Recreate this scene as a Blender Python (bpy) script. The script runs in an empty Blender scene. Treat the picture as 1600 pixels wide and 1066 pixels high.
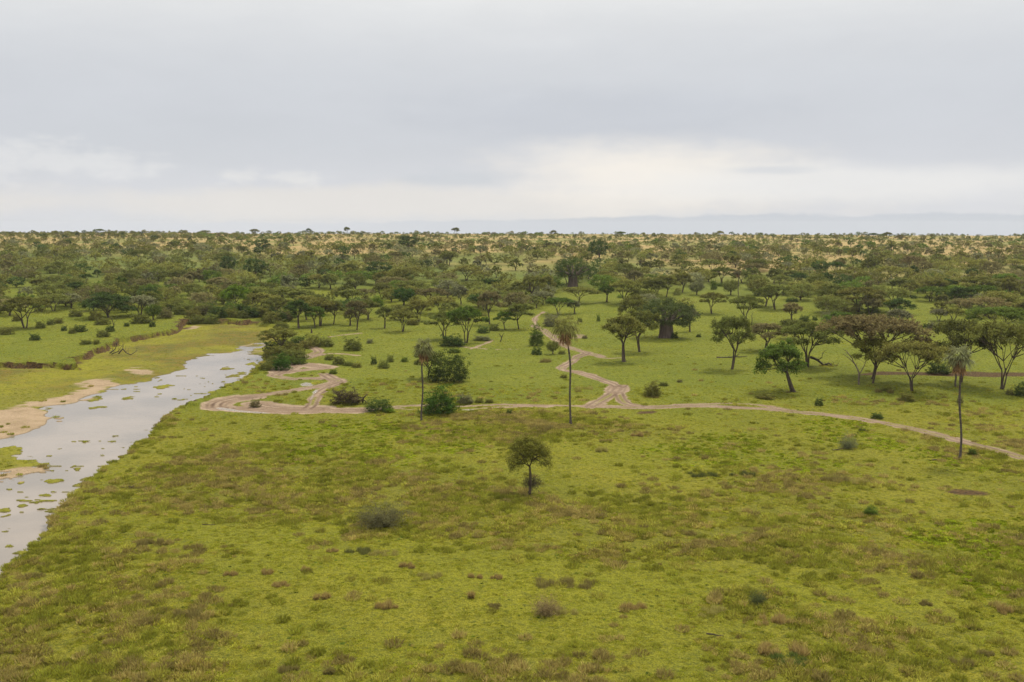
import bpy, math, random
import numpy as np
from mathutils import Vector

# ------------------------------------------------------------------ camera, sky, sun, exposure
scene = bpy.context.scene
COL = scene.collection
FPX = 1600 * 35 / 36.0
HZ = 352.0                       # row of the true horizon on the 1600 px wide photograph
CAMZ = 42.0
PITCH = math.atan((533 - HZ) / FPX)
cam_data = bpy.data.cameras.new('camera')
cam = bpy.data.objects.new('camera', cam_data)
COL.objects.link(cam)
cam_data.lens = 35; cam_data.sensor_width = 36; cam_data.sensor_fit = 'HORIZONTAL'
cam_data.clip_start = 1.0; cam_data.clip_end = 30000
cam.location = (0, 0, CAMZ)
cam.rotation_euler = (math.pi / 2 - PITCH, 0, 0)
scene.camera = cam
scene.render.resolution_x = 1024; scene.render.resolution_y = 682
vs = scene.view_settings
vs.view_transform = 'Standard'; vs.look = 'None'; vs.gamma = 1; vs.use_curve_mapping = False
vs.exposure = 0.10

SUN_EL = math.radians(58); SUN_AZ = math.radians(35)      # behind the cloud, ahead of the camera and to the right
world = bpy.data.worlds.new('World'); scene.world = world
world.use_nodes = True
nt = world.node_tree; N = nt.nodes; L = nt.links
for n in list(N): N.remove(n)

def node(nt, typ, ins=None, **props):
    n = nt.nodes.new(typ)
    for k, v in props.items(): setattr(n, k, v)
    if ins:
        for k, v in ins.items():
            s = n.inputs[k]
            if isinstance(v, bpy.types.NodeSocket): nt.links.new(v, s)
            else: s.default_value = v
    return n
def M(nt, op, a, b=None, c=None, clamp=False):
    ins = {0: a}
    if b is not None: ins[1] = b
    if c is not None: ins[2] = c
    n = node(nt, 'ShaderNodeMath', ins, operation=op); n.use_clamp = clamp
    return n.outputs[0]
def mix(nt, fac, a, b):
    n = node(nt, 'ShaderNodeMix', data_type='RGBA')
    for s, v in ((n.inputs[0], fac), (n.inputs[6], a), (n.inputs[7], b)):
        if isinstance(v, bpy.types.NodeSocket): nt.links.new(v, s)
        else: s.default_value = v if not isinstance(v, tuple) or len(v) == 4 else v + (1,)
    return n.outputs[2]
def mapr(nt, v, a, b, c=0.0, d=1.0, smooth=True):
    n = node(nt, 'ShaderNodeMapRange', {0: v, 1: a, 2: b, 3: c, 4: d}, interpolation_type='SMOOTHSTEP' if smooth else 'LINEAR')
    return n.outputs[0]
def noise(nt, vec, scale, detail=4.0, rough=0.5, dim='3D'):
    n = node(nt, 'ShaderNodeTexNoise', {'Vector': vec, 'Scale': scale, 'Detail': detail, 'Roughness': rough}, noise_dimensions=dim)
    return n.outputs[0]
def lin(r, g, b):
    f = lambda c: (c / 255 / 12.92) if c / 255 <= 0.04045 else ((c / 255 + 0.055) / 1.055) ** 2.4
    return (f(r), f(g), f(b), 1)

tc = node(nt, 'ShaderNodeTexCoord').outputs['Generated']
sep = node(nt, 'ShaderNodeSeparateXYZ', {0: tc}).outputs
az = M(nt, 'ARCTAN2', sep[0], sep[1])                       # azimuth from +Y
el = M(nt, 'ARCSINE', sep[2])
def sky_noise(su, sv, scale, detail, off=0.0):
    v = node(nt, 'ShaderNodeCombineXYZ', {0: M(nt, 'MULTIPLY', az, su), 1: M(nt, 'MULTIPLY', el, sv), 2: off}).outputs[0]
    return noise(nt, v, scale, detail, 0.62)
n1 = sky_noise(1.0, 5.0, 2.2, 5, 0.0)
n2 = sky_noise(1.0, 3.0, 9.0, 7, 3.0)
n3 = sky_noise(1.0, 3.2, 6.0, 7, 7.0)
n4 = sky_noise(1.0, 2.2, 14.0, 8, 12.0); n4c = M(nt, 'SUBTRACT', n4, 0.5)
n1c = M(nt, 'SUBTRACT', n1, 0.5); n2c = M(nt, 'SUBTRACT', n2, 0.5); n3c = M(nt, 'SUBTRACT', n3, 0.5)
def wob(v, n, k): return M(nt, 'ADD', v, M(nt, 'MULTIPLY', n, k))
eln = wob(wob(el, n1c, 0.035), n3c, 0.02)
ramp = node(nt, 'ShaderNodeValToRGB', {0: mapr(nt, eln, -0.02, 0.24, smooth=False)})
cr = ramp.color_ramp; cr.interpolation = 'B_SPLINE'
stops = [(0.0, lin(206, 210, 217)), (0.10, lin(220, 221, 224)), (0.26, lin(212, 214, 219)), (0.42, lin(206, 209, 215)),
         (0.60, lin(208, 211, 216)), (0.75, lin(216, 218, 221)), (0.88, lin(228, 229, 229)), (1.0, lin(236, 236, 235))]
cr.elements[0].position = stops[0][0]; cr.elements[0].color = stops[0][1]
cr.elements[1].position = 1.0; cr.elements[1].color = stops[-1][1]
for p, c in stops[1:-1]:
    e = cr.elements.new(p); e.color = c
skyc = ramp.outputs[0]
def blob(a0, e0, ra, re, nw=0.45, inner=0.35, nn=None):
    da = M(nt, 'DIVIDE', M(nt, 'SUBTRACT', az, a0), ra); de = M(nt, 'DIVIDE', M(nt, 'SUBTRACT', el, e0), re)
    r = M(nt, 'SQRT', M(nt, 'ADD', M(nt, 'MULTIPLY', da, da), M(nt, 'MULTIPLY', de, de)))
    r = wob(wob(r, nn or n3c, nw * 2), n4c, nw)
    return mapr(nt, r, 1.0, inner, 0.0, 1.0)
def azp(px): return math.atan((px - 800) / FPX)
def elp(py): return (HZ - py) / FPX
skyc = mix(nt, M(nt, 'MULTIPLY', blob(azp(930), elp(185), 0.24, 0.035), 0.45), skyc, lin(196, 200, 208))
skyc = mix(nt, M(nt, 'MULTIPLY', blob(azp(300), elp(230), 0.34, 0.04), 0.3), skyc, lin(202, 206, 211))
skyc = mix(nt, M(nt, 'MULTIPLY', blob(azp(650), elp(320), 0.55, 0.024, 0.6), 0.55), skyc, lin(236, 230, 221))
skyc = mix(nt, M(nt, 'MULTIPLY', blob(azp(1000), elp(278), 0.20, 0.044, 0.55, 0.15), 0.95), skyc, lin(246, 240, 231))
skyc = mix(nt, M(nt, 'MULTIPLY', blob(azp(1330), elp(292), 0.32, 0.026, 0.5, 0.3), 0.75), skyc, lin(236, 235, 233))
skyc = mix(nt, M(nt, 'MULTIPLY', blob(azp(710), elp(281), 0.085, 0.011, 1.1, 0.2, n2c), 0.55), skyc, lin(202, 207, 213))
skyc = mix(nt, M(nt, 'MULTIPLY', blob(azp(1200), elp(270), 0.06, 0.006, 0.5, 0.2, n2c), 0.55), skyc, lin(207, 211, 217))
skyc = mix(nt, M(nt, 'MULTIPLY', blob(azp(90), elp(265), 0.12, 0.020, 1.3, 0.15, n4c), 0.6), skyc, lin(230, 230, 230))
skyc = mix(nt, M(nt, 'MULTIPLY', blob(azp(440), elp(280), 0.07, 0.013, 1.3, 0.15, n4c), 0.65), skyc, lin(232, 231, 229))
skyc = node(nt, 'ShaderNodeVectorMath', {0: skyc, 3: mapr(nt, M(nt, 'ADD', M(nt, 'MULTIPLY', n2, 0.5), M(nt, 'MULTIPLY', n3, 0.5)), 0.3, 0.7, 0.972, 1.028, False)}, operation='SCALE').outputs[0]
# low cloud bank along the horizon, deeper to the right
banktop = wob(wob(mapr(nt, az, azp(380), azp(1250), 0.002, 0.010), n2c, 0.010), n4c, 0.014)
bank = mapr(nt, M(nt, 'SUBTRACT', banktop, el), -0.0012, 0.002)
skyc = mix(nt, M(nt, 'MULTIPLY', bank, 0.9), skyc, mix(nt, mapr(nt, az, azp(300), azp(900)), lin(215, 217, 222), lin(200, 205, 212)))
# overcast skies are brighter towards the zenith
zen = mapr(nt, el, 0.22, 1.35, 0.955, 2.0)
cloud = node(nt, 'ShaderNodeVectorMath', {0: skyc, 1: zen}, operation='MULTIPLY').outputs[0]
cloud10 = node(nt, 'ShaderNodeVectorMath', {0: cloud, 3: 10.0}, operation='SCALE').outputs[0]
nsky = node(nt, 'ShaderNodeTexSky', sky_type='NISHITA'); nsky.sun_disc = False
nsky.sun_elevation = SUN_EL; nsky.sun_rotation = SUN_AZ
skyfinal = mix(nt, 0.97, nsky.outputs[0], cloud10)
bg = node(nt, 'ShaderNodeBackground', {0: skyfinal, 1: 0.1})
wo = node(nt, 'ShaderNodeOutputWorld', {0: bg.outputs[0]})
world.cycles.sampling_method = 'MANUAL'; world.cycles.sample_map_resolution = 512

sun_d = bpy.data.lights.new('sun', 'SUN'); sun_d.energy = 3.2; sun_d.angle = math.radians(10); sun_d.color = (1.0, 0.93, 0.80)
sun = bpy.data.objects.new('sun', sun_d); COL.objects.link(sun)
sdir = Vector((math.sin(SUN_AZ) * math.cos(SUN_EL), math.cos(SUN_AZ) * math.cos(SUN_EL), math.sin(SUN_EL)))
sun.rotation_euler = sdir.to_track_quat('Z', 'Y').to_euler()

# ------------------------------------------------------------------ numeric helpers
rng = np.random.default_rng(7)
def hash2(ix, iy, seed):
    h = (ix.astype(np.int64) * 374761393 + iy.astype(np.int64) * 668265263 + seed * 1442695041) & 0xFFFFFFFF
    h = ((h ^ (h >> 13)) * 1274126177) & 0xFFFFFFFF
    h = h ^ (h >> 16)
    return (h & 0xFFFFFF) / float(0xFFFFFF)
def vnoise(x, y, seed=0):
    ix = np.floor(x); iy = np.floor(y); fx = x - ix; fy = y - iy
    fx = fx * fx * (3 - 2 * fx); fy = fy * fy * (3 - 2 * fy)
    a = hash2(ix, iy, seed); b = hash2(ix + 1, iy, seed); c = hash2(ix, iy + 1, seed); d = hash2(ix + 1, iy + 1, seed)
    return (a * (1 - fx) + b * fx) * (1 - fy) + (c * (1 - fx) + d * fx) * fy
def fbm(x, y, s, oct=3, seed=0):
    x = x / s; y = y / s; t = 0; amp = 1; tot = 0
    for i in range(oct):
        t = t + vnoise(x, y, seed + i * 17) * amp; tot += amp; amp *= 0.5
        x = x * 2.03 + 11.3; y = y * 2.03 + 5.7
    return t / tot
def sstep(a, b, v):
    t = np.clip((v - a) / (b - a), 0, 1); return t * t * (3 - 2 * t)

PD = np.array([-500, 0, 400, 440, 500, 560, 620, 700, 780, 860, 1000, 1200, 1500, 1650, 2000, 2600, 6000, 9000], float)
PZ = np.array([0, 0, 0, 0.2, 2.2, 5.0, 8.2, 12.6, 16.0, 18.6, 21.6, 24.4, 26.8, 27.2, 20, -20, -90, -160], float)
_pd = np.arange(-500, 9000, 5.0); _pz = np.interp(_pd, PD, PZ)
_k = np.hanning(19); _k /= _k.sum(); _pz = np.convolve(np.pad(_pz, 9, mode='edge'), _k, mode='valid')
def slope_z(x, y):
    u = x / np.maximum(y, 50)
    return np.interp(y, _pd, _pz) * (1 - 0.09 * np.clip(u, -0.9, 0.9) / 0.51 * sstep(600, 1300, y)) + sstep(450, 700, y) * (fbm(x, y, 140, 2, 5) - 0.5) * 3.0

def ray(px, py):
    dx = px - 800.0; dy = 533.0 - py
    return np.array([dx, FPX * math.cos(PITCH) + dy * math.sin(PITCH), dy * math.cos(PITCH) - FPX * math.sin(PITCH)])
_t = np.concatenate([np.linspace(60, 600, 1600), np.linspace(601, 1600, 1400)])
def gp(px, py, flat=None):
    r = ray(px, py); r = r / r[1]
    if flat is not None:
        t = (flat - CAMZ) / r[2]; return r[0] * t, t, flat
    z = CAMZ + r[2] * _t - slope_z(r[0] * _t, _t)
    k = np.argmax(z < 0)
    if z[k] >= 0: t = 1490.0
    elif k == 0: t = _t[0]
    else: t = _t[k - 1] + (_t[k] - _t[k - 1]) * z[k - 1] / (z[k - 1] - z[k])
    return r[0] * t, t, float(slope_z(np.array([r[0] * t]), np.array([t]))[0])
def to_px(x, y, z):
    yy = y * math.cos(PITCH) - (z - CAMZ) * math.sin(PITCH); zz = y * math.sin(PITCH) + (z - CAMZ) * math.cos(PITCH)
    return 800 + FPX * x / yy, 533 - FPX * zz / yy
def poly(pts, flat=0.0): return np.array([gp(a, b, flat)[:2] for a, b in pts])
def inside(P, x, y):
    r = np.zeros(x.shape, bool); n = len(P)
    for i in range(n):
        x0, y0 = P[i]; x1, y1 = P[(i + 1) % n]
        if y0 == y1: continue
        c = ((y0 > y) != (y1 > y)) & (x < (x1 - x0) * (y - y0) / (y1 - y0) + x0)
        r ^= c
    return r
def segdist(P, x, y, closed=False):
    best = np.full(x.shape, 1e9); n = len(P)
    for i in range(n if closed else n - 1):
        x0, y0 = P[i]; x1, y1 = P[(i + 1) % n]
        dx, dy = x1 - x0, y1 - y0; l2 = dx * dx + dy * dy + 1e-9
        t = np.clip(((x - x0) * dx + (y - y0) * dy) / l2, 0, 1)
        best = np.minimum(best, (x - x0 - t * dx) ** 2 + (y - y0 - t * dy) ** 2)
    return np.sqrt(best)
def sdist(P, x, y, pad=40):                        # negative inside; only near the polygon
    out = np.full(x.shape, 1e3)
    m = (x > P[:, 0].min() - pad) & (x < P[:, 0].max() + pad) & (y > P[:, 1].min() - pad) & (y < P[:, 1].max() + pad)
    xs, ys = x[m], y[m]
    d = segdist(P, xs, ys, True); d[inside(P, xs, ys)] *= -1
    out[m] = d; return out
def smooth_line(pts, n=8, flat=0.0):
    P = poly(pts, flat); out = []
    for i in range(len(P) - 1):
        p0 = P[max(i - 1, 0)]; p1 = P[i]; p2 = P[i + 1]; p3 = P[min(i + 2, len(P) - 1)]
        for k in range(n):
            t = k / n
            out.append(0.5 * ((2 * p1) + (-p0 + p2) * t + (2 * p0 - 5 * p1 + 4 * p2 - p3) * t * t + (-p0 + 3 * p1 - 3 * p2 + p3) * t ** 3))
    out.append(P[-1]); return np.array(out)

# ------------------------------------------------------------------ the lie of the land
WZ = -1.30
FLOOD = poly([(-400, 1250), (-60, 935), (0, 886), (40, 852), (76, 820), (104, 783), (126, 757), (146, 741), (184, 717), (212, 692), (246, 668),
              (272, 640), (300, 628), (330, 617), (360, 602), (385, 588), (402, 572), (411, 556), (414, 542), (430, 532), (452, 521), (446, 511),
              (400, 505), (330, 502), (285, 503), (282, 511), (270, 519), (235, 524), (190, 532), (150, 549), (118, 562), (122, 573), (80, 571), (0, 569), (-300, 570), (-900, 640), (-900, 1250)])
WATER = poly([(-500, 1300), (-60, 945), (0, 900), (60, 850), (110, 790), (150, 750), (190, 725), (230, 692), (276, 650), (320, 632), (380, 600), (410, 575),
              (418, 556), (412, 541), (400, 533), (392, 541), (366, 545), (352, 552), (326, 556), (298, 564), (292, 576), (254, 586), (234, 595),
              (190, 604), (160, 615), (128, 629), (98, 633), (64, 638), (76, 645), (81, 652), (71, 667), (51, 676), (0, 690), (-60, 700), (-300, 760), (-900, 900)], WZ)
ISLANDS = [(c, poly(p, WZ)) for c, p in [
    ('g', [(-40, 706), (0, 702), (22, 698), (36, 706), (18, 713), (36, 718), (60, 716), (70, 726), (50, 732), (20, 737), (-40, 745)]),
    ('s', [(-40, 740), (0, 741), (30, 735), (66, 729), (60, 738), (20, 749), (-40, 756)]),
    ('g', [(-30, 798), (0, 795), (16, 796), (24, 800), (8, 803), (-30, 806)]), ('g', [(22, 787), (34, 784), (43, 790), (30, 793)]),
    ('g', [(-10, 807), (12, 806), (10, 810), (-10, 812)]), ('g', [(-10, 828), (10, 826), (22, 830), (8, 835), (-10, 833)]), ('g', [(14, 873), (26, 868), (30, 873), (20, 879)]),
    ('g', [(114, 759), (128, 756), (133, 759), (120, 763)]), ('g', [(131, 637), (150, 634), (163, 637), (150, 640), (134, 641)]), ('g', [(87, 655), (98, 653), (104, 656), (92, 658)]),
    ('g', [(128, 625), (150, 622), (158, 626), (140, 629)]), ('g', [(190, 622), (206, 620), (212, 623), (196, 625)]),
    ('g', [(235, 605), (262, 601), (274, 603), (250, 608)]), ('g', [(351, 587), (380, 581), (390, 583), (372, 589), (355, 590)]), ('g', [(340, 578), (356, 573), (366, 576), (350, 579)]),
    ('g', [(352, 600), (372, 598), (384, 602), (366, 607), (354, 606)]), ('g', [(318, 614), (338, 610), (348, 613), (330, 617)]), ('g', [(46, 777), (60, 776), (58, 780), (48, 781)]),
    ('g', [(63, 774), (76, 773), (78, 776), (66, 777)]), ('g', [(0, 857), (10, 855), (12, 858), (2, 860)]), ('g', [(376, 570), (396, 566), (400, 569), (384, 573)]), ('g', [(82, 752), (94, 749), (97, 752), (86, 754)])]]
SANDS = [poly(p, -1.1) for p in [
    [(-300, 700), (0, 692), (52, 677), (72, 668), (83, 652), (76, 644), (66, 638), (100, 634), (130, 629), (160, 615), (180, 606), (190, 603), (178, 597), (150, 592), (130, 598),
     (118, 612), (80, 622), (40, 630), (0, 640), (-300, 660)],
    [(192, 577), (205, 576), (226, 580), (240, 586), (225, 586), (205, 581)], [(293, 512), (305, 510), (312, 513), (300, 516), (292, 515)],
    [(-40, 741), (0, 742), (30, 736), (64, 730), (60, 738), (20, 749), (-40, 756)]]]
def tr(w, pts): return (w * (0.80 if w < 3 else 0.95), smooth_line(pts))
TRACKS = [
    tr(2.3, [(1760, 762), (1680, 738), (1600, 715), (1560, 704), (1500, 688), (1430, 670), (1350, 655), (1280, 646), (1200, 639), (1120, 635), (1060, 634), (1000, 636), (930, 636)]),
    tr(1.3, [(1240, 641), (1180, 632), (1120, 631), (1060, 632)]),
    tr(2.3, [(921, 637), (932, 630), (948, 621), (962, 611), (966, 605), (957, 599), (935, 591), (915, 584), (898, 580), (880, 577), (879, 572), (892, 566), (902, 558), (918, 551)]),
    tr(3.2, [(962, 611), (966, 603)]), tr(1.6, [(966, 606), (975, 601)]),
    tr(2.0, [(918, 551), (908, 548), (893, 544), (877, 537), (866, 529), (855, 520), (840, 512), (832, 508)]),
    tr(2.6, [(905, 556), (922, 553), (938, 557)]), tr(1.2, [(930, 557), (950, 560), (972, 559)]), tr(1.6, [(866, 530), (885, 528), (902, 528), (910, 526), (902, 523), (885, 524), (866, 524)]),
    tr(1.2, [(840, 512), (836, 504), (838, 497), (850, 491)]), tr(1.4, [(830, 526), (845, 523), (856, 521)]),
    tr(1.8, [(966, 612), (975, 628), (1000, 634)]),
    tr(1.0, [(921, 636), (860, 635), (780, 634), (720, 636), (680, 633), (640, 634)]), tr(0.8, [(860, 637), (780, 638), (720, 641), (660, 641), (620, 638)]),
    tr(1.6, [(690, 633), (650, 634), (620, 636), (580, 639), (540, 640)]),
    tr(4.0, [(560, 640), (505, 641), (455, 642), (405, 641), (370, 639)]),
    tr(4.4, [(500, 637), (460, 637), (420, 635), (400, 631)]), tr(4.2, [(350, 638), (338, 636), (345, 630), (362, 625), (395, 620)]),
    tr(2.9, [(380, 621), (430, 614), (480, 607), (510, 602), (528, 597), (520, 593), (480, 591), (450, 591), (430, 586), (445, 581), (480, 577), (510, 575)]),
    tr(4.4, [(440, 581), (455, 572), (480, 570), (505, 573)]), tr(2.4, [(532, 598), (515, 605), (500, 613), (492, 622), (487, 632), (480, 637)]),
    tr(2.2, [(522, 594), (512, 588), (505, 584)]), tr(2.6, [(455, 572), (460, 563), (480, 559), (500, 554)]), tr(0.8, [(500, 554), (530, 553), (560, 556)]),
    tr(2.6, [(480, 556), (497, 551), (490, 544), (478, 540), (474, 533)]), tr(0.9, [(515, 527), (535, 524), (562, 521)]), tr(0.7, [(735, 545), (750, 540), (770, 532)]),
    tr(0.5, [(775, 546), (795, 545), (812, 546)]), tr(0.7, [(720, 542), (740, 543), (760, 545)])]
PUDDLES = [poly(p) for p in [[(472, 600), (478, 598), (490, 600), (486, 603), (474, 603)], [(486, 613), (494, 609), (498, 611), (492, 620), (485, 624), (484, 618)],
                             [(334, 638), (350, 641), (400, 645), (420, 646), (372, 642), (345, 637)], [(716, 642), (722, 640), (746, 640), (740, 643)]]]
EARTHS = [poly(p) for p in [[(1345, 586), (1375, 580), (1430, 581), (1468, 583), (1520, 582), (1600, 583), (1700, 583), (1700, 589), (1600, 589), (1520, 589), (1468, 587), (1400, 586)],
                            [(1488, 768), (1500, 765), (1522, 766), (1532, 769), (1515, 771), (1496, 770)], [(1004, 643), (1020, 643), (1018, 646), (1000, 646)]]]
BRIGHT = [poly(p) for p in [[(680, 706), (700, 698), (745, 697), (760, 703), (740, 712), (700, 713)], [(380, 690), (470, 682), (560, 700), (700, 715), (760, 730), (620, 732), (500, 718), (400, 704)],
                            [(1040, 700), (1160, 690), (1300, 712), (1420, 722), (1400, 740), (1250, 735), (1120, 722)], [(1250, 640), (1600, 745), (1500, 745), (1300, 700)],
                            [(1480, 830), (1600, 810), (1700, 860), (1600, 900), (1520, 870)], [(430, 660), (640, 650), (700, 668), (560, 690), (450, 682)]]]
ROUGH = [poly(p) for p in [[(330, 700), (520, 712), (760, 740), (900, 770), (1200, 790), (1500, 830), (1700, 850), (1700, 930), (1400, 905), (1150, 880), (980, 880), (860, 850), (700, 835), (560, 825), (400, 800), (280, 780), (200, 750)],
                           [(-100, 930), (80, 880), (200, 850), (330, 900), (420, 960), (560, 1010), (900, 1040), (900, 1150), (-400, 1200)],
                           [(700, 655), (780, 648), (900, 655), (1010, 672), (900, 690), (760, 680)], [(1160, 930), (1300, 960), (1500, 1000), (1460, 1060), (1230, 1040), (1150, 980)],
                           [(1080, 735), (1200, 738), (1400, 748), (1380, 758), (1150, 752)]]]
LAWN = [poly(p) for p in [[(300, 830), (420, 815), (560, 830), (700, 850), (860, 862), (1000, 890), (1200, 900), (1420, 920), (1600, 950), (1600, 990), (1350, 960), (1150, 960), (1000, 990), (860, 1000), (700, 960), (560, 950), (420, 930), (360, 880)],
                          [(820, 690), (1000, 690), (1150, 740), (1050, 745), (900, 720)], [(980, 640), (1150, 645), (1100, 670), (1010, 665)]]]

def land(x, y):
    """height and surface masks for world points"""
    z = slope_z(x, y)
    wn = (fbm(x, y, 7, 3, 21) - 0.5); wn2 = (fbm(x, y, 22, 3, 29) - 0.5)
    dF = sdist(FLOOD, x, y) + wn * 3.4 + (fbm(x, y, 2.2, 2, 23) - 0.5) * 2.2
    near = y < 600
    # main water edge
    dW = sdist(WATER, x, y)
    up = sstep(300, 345, y)                                          # upstream part is choked with weed
    dW = dW + wn * 5.0 + (fbm(x * 0.5, y, 2.6, 2, 67) - 0.5) * 2.4 * (x < -0.25 * y) + up * (wn2 * 30 + 1.5 + (fbm(x * 0.35, y, 7, 3, 61) - 0.5) * 12)
    flood = 1 - sstep(0.0, 0.9, dF)
    bed = -1.05 + 0.5 * sstep(8, 45, dW) * sstep(0, 10, -dF) + (fbm(x, y, 14, 3, 33) - 0.5) * 0.3
    bed = np.where(dW < 3, -1.85 + (bed + 1.85) * sstep(-2.5, 3.0, dW), bed)
    isl = np.zeros_like(x); isand = np.zeros_like(x)
    for c, P in ISLANDS:
        d = sdist(P, x, y, 12) + wn * 2.5 + (fbm(x * 0.7, y, 1.6, 3, 63) - 0.5) * 4.0
        a = 1 - sstep(-0.5, 0.5, d); isl = np.maximum(isl, a)
        if c == 's': isand = np.maximum(isand, a)
    speck = sstep(0.76, 0.80, fbm(x * 0.6, y, 1.6, 2, 77)) * sstep(0.50, 0.65, fbm(x, y, 25, 2, 79)) * (dF < -1)
    weed = np.maximum(sstep(0.53, 0.57, fbm(x * 0.30, y, 6.0, 4, 171)) * sstep(300, 345, y), sstep(0.64, 0.68, fbm(x * 0.6, y, 2.2, 3, 173)) * sstep(6, 1, -dF) * (x < -0.30 * y)) * (dF < -0.5)
    speck = np.maximum(speck, weed)
    bed = np.where(flood > 0, bed + (np.maximum(isl * 1.0, speck)) * (WZ + 0.13 - bed) * (bed < WZ + 0.1), bed)
    upl = np.minimum(1, np.maximum(0, dF) / 12.0)
    edge = 0.8 * (1 - upl) * ((x < -0.245 * y - 8) & (y > 230)) * (0.5 + fbm(x, y, 6, 2, 8)) + 0.25 * (1 - upl) * (fbm(x, y, 9, 2, 3) - 0.3)
    und = (fbm(x, y, 38, 3, 41) - 0.5) * 0.9 * sstep(600, 400, y) if False else (fbm(x, y, 38, 3, 41) - 0.5) * 0.8
    zz = np.where(flood > 0, z + edge, z + edge) + und * sstep(0, 14, dF)
    z = zz * (1 - flood) + np.minimum(bed, 0) * flood
    sand = np.zeros_like(x)
    for P in SANDS: sand = np.maximum(sand, 1 - sstep(-1.0, 1.0, sdist(P, x, y, 15) + wn * 6 + wn2 * 8 + (fbm(x * 0.5, y, 3.0, 3, 65) - 0.5) * 8))
    sand = np.maximum(sand, isand) * flood
    shore = (1 - sstep(0.3, 1.8, np.abs(dW))) * flood * (1 - isl) * sstep(0.45, 0.6, fbm(x, y, 18, 2, 55)) * (x < -40)
    sand = np.maximum(sand, shore * 0.8)
    # cut banks: bare earth where the terrace drops to the flood plain on the far side
    leftside = (x < -0.245 * y - 8) & (y > 230)
    earth = ((dF > -0.7) & (dF < 0.8 + wn2 * 2.5) & leftside) * sstep(0.30, 0.42, fbm(x, y, 5, 2, 87))
    slump = (1 - sstep(0, 3, np.abs(dF))) * leftside
    earth = np.maximum(earth, slump * sstep(0.60, 0.70, fbm(x, y, 4, 2, 81)) * 0.8)
    far_bank = (1 - sstep(2, 6, np.abs(dF))) * (y > 400) * (x < -85) * sstep(0.55, 0.68, fbm(x, y, 8, 2, 83))
    earth = np.maximum(earth, far_bank)
    for P in EARTHS: earth = np.maximum(earth, 1 - sstep(-0.8, 0.8, sdist(P, x, y, 15) + wn * 5))
    track = np.zeros_like(x); rut = np.zeros_like(x)
    for w, P in TRACKS:
        m = (x > P[:, 0].min() - 12) & (x < P[:, 0].max() + 12) & (y > P[:, 1].min() - 12) & (y < P[:, 1].max() + 12)
        if not m.any(): continue
        d = segdist(P, x[m], y[m]); dd = d + wn[m] * 1.8 + (fbm(x[m], y[m], 1.6, 2, 91) - 0.5) * 0.8
        t = 1 - sstep(w - 0.25, w + 0.25, dd); mid = np.exp(-(d / 0.42) ** 2) * (w > 1.2) * (w < 2.9) * sstep(0.38, 0.55, fbm(x[m], y[m], 6, 2, 98)); t = t * (1 - 0.75 * mid); track[m] = np.maximum(track[m], t)
        rr = np.exp(-((np.abs(d - 0.9)) / 0.45) ** 2) * (0.4 + 0.9 * fbm(x[m], y[m], 5, 2, 97))
        if w > 2: rr = np.maximum(rr, np.exp(-((np.abs(d - 2.1)) / 0.35) ** 2) * 0.6)
        rut[m] = np.maximum(rut[m], rr * (d < w))
    pud = np.zeros_like(x)
    for P in PUDDLES: pud = np.maximum(pud, 1 - sstep(-0.4, 0.4, sdist(P, x, y, 12) + wn * 2))
    def soft(Ps, s=6, k=16):
        m = np.zeros_like(x)
        for P in Ps: m = np.maximum(m, 1 - sstep(-s, s, sdist(P, x, y, 40) + wn2 * k + wn * 6))
        return m
    bright = soft(BRIGHT, 6, 26); rough = soft(ROUGH, 9, 26); lawn = soft(LAWN, 8, 22)
    rough = np.clip(rough * 0.95 + (0.35 * sstep(230, 190, y) + 0.10) * sstep(0.50, 0.70, fbm(x, y, 26, 3, 101)) * (1 - lawn), 0, 1) * (1 - 0.8 * lawn * (fbm(x, y, 9, 2, 5) < 0.56))
    bump = (1 - np.maximum(track, np.maximum(sand, flood))) * near
    tus = sstep(0.5, 0.8, fbm(x, y, 1.5, 2, 111))
    z = z + bump * ((fbm(x, y, 3.0, 2, 113) - 0.5) * 0.16 + tus * 0.28 * rough) - track * 0.08 - earth * (1 - flood) * 0.05
    z = z + earth * (fbm(x, y, 1.4, 2, 141) - 0.5) * 0.7 * leftside
    z = z + flood * (1 - sand) * (fbm(x, y, 2.2, 2, 121) - 0.5) * 0.10
    z = z - pud * 0.02
    tan = sstep(640, 860, y + (fbm(x, y, 90, 3, 131) - 0.5) * 380 + 0.36 * x) * (0.35 + 0.65 * sstep(0.30, 0.55, fbm(x, y, 45, 3, 137)))
    rimm = np.exp(-((dF - 0.4) / 0.9) ** 2) * (1 - leftside) * (y < 420)
    return z, dict(rim=rimm, track=track, rut=rut * track, sand=sand, earth=earth * (1 - track), marsh=flood * (1 - sand), bright=bright, rough=rough, tan=tan, puddle=pud,
                   lawn=lawn, mead=sstep(205, 260, y + wn2 * 40), slope=sstep(520, 680, y + (fbm(x, y, 50, 3, 171) - 0.5) * 160), orange=flood * sstep(245, 275, y + wn2 * 30) * sstep(0, 8, -dF))

# ------------------------------------------------------------------ materials
def new_mat(name):
    m = bpy.data.materials.new(name); m.use_nodes = True
    for n in list(m.node_tree.nodes): m.node_tree.nodes.remove(n)
    return m, m.node_tree
def attr(nt, name, typ='GEOMETRY'):
    return node(nt, 'ShaderNodeAttribute', attribute_name=name, attribute_type=typ)

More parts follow.
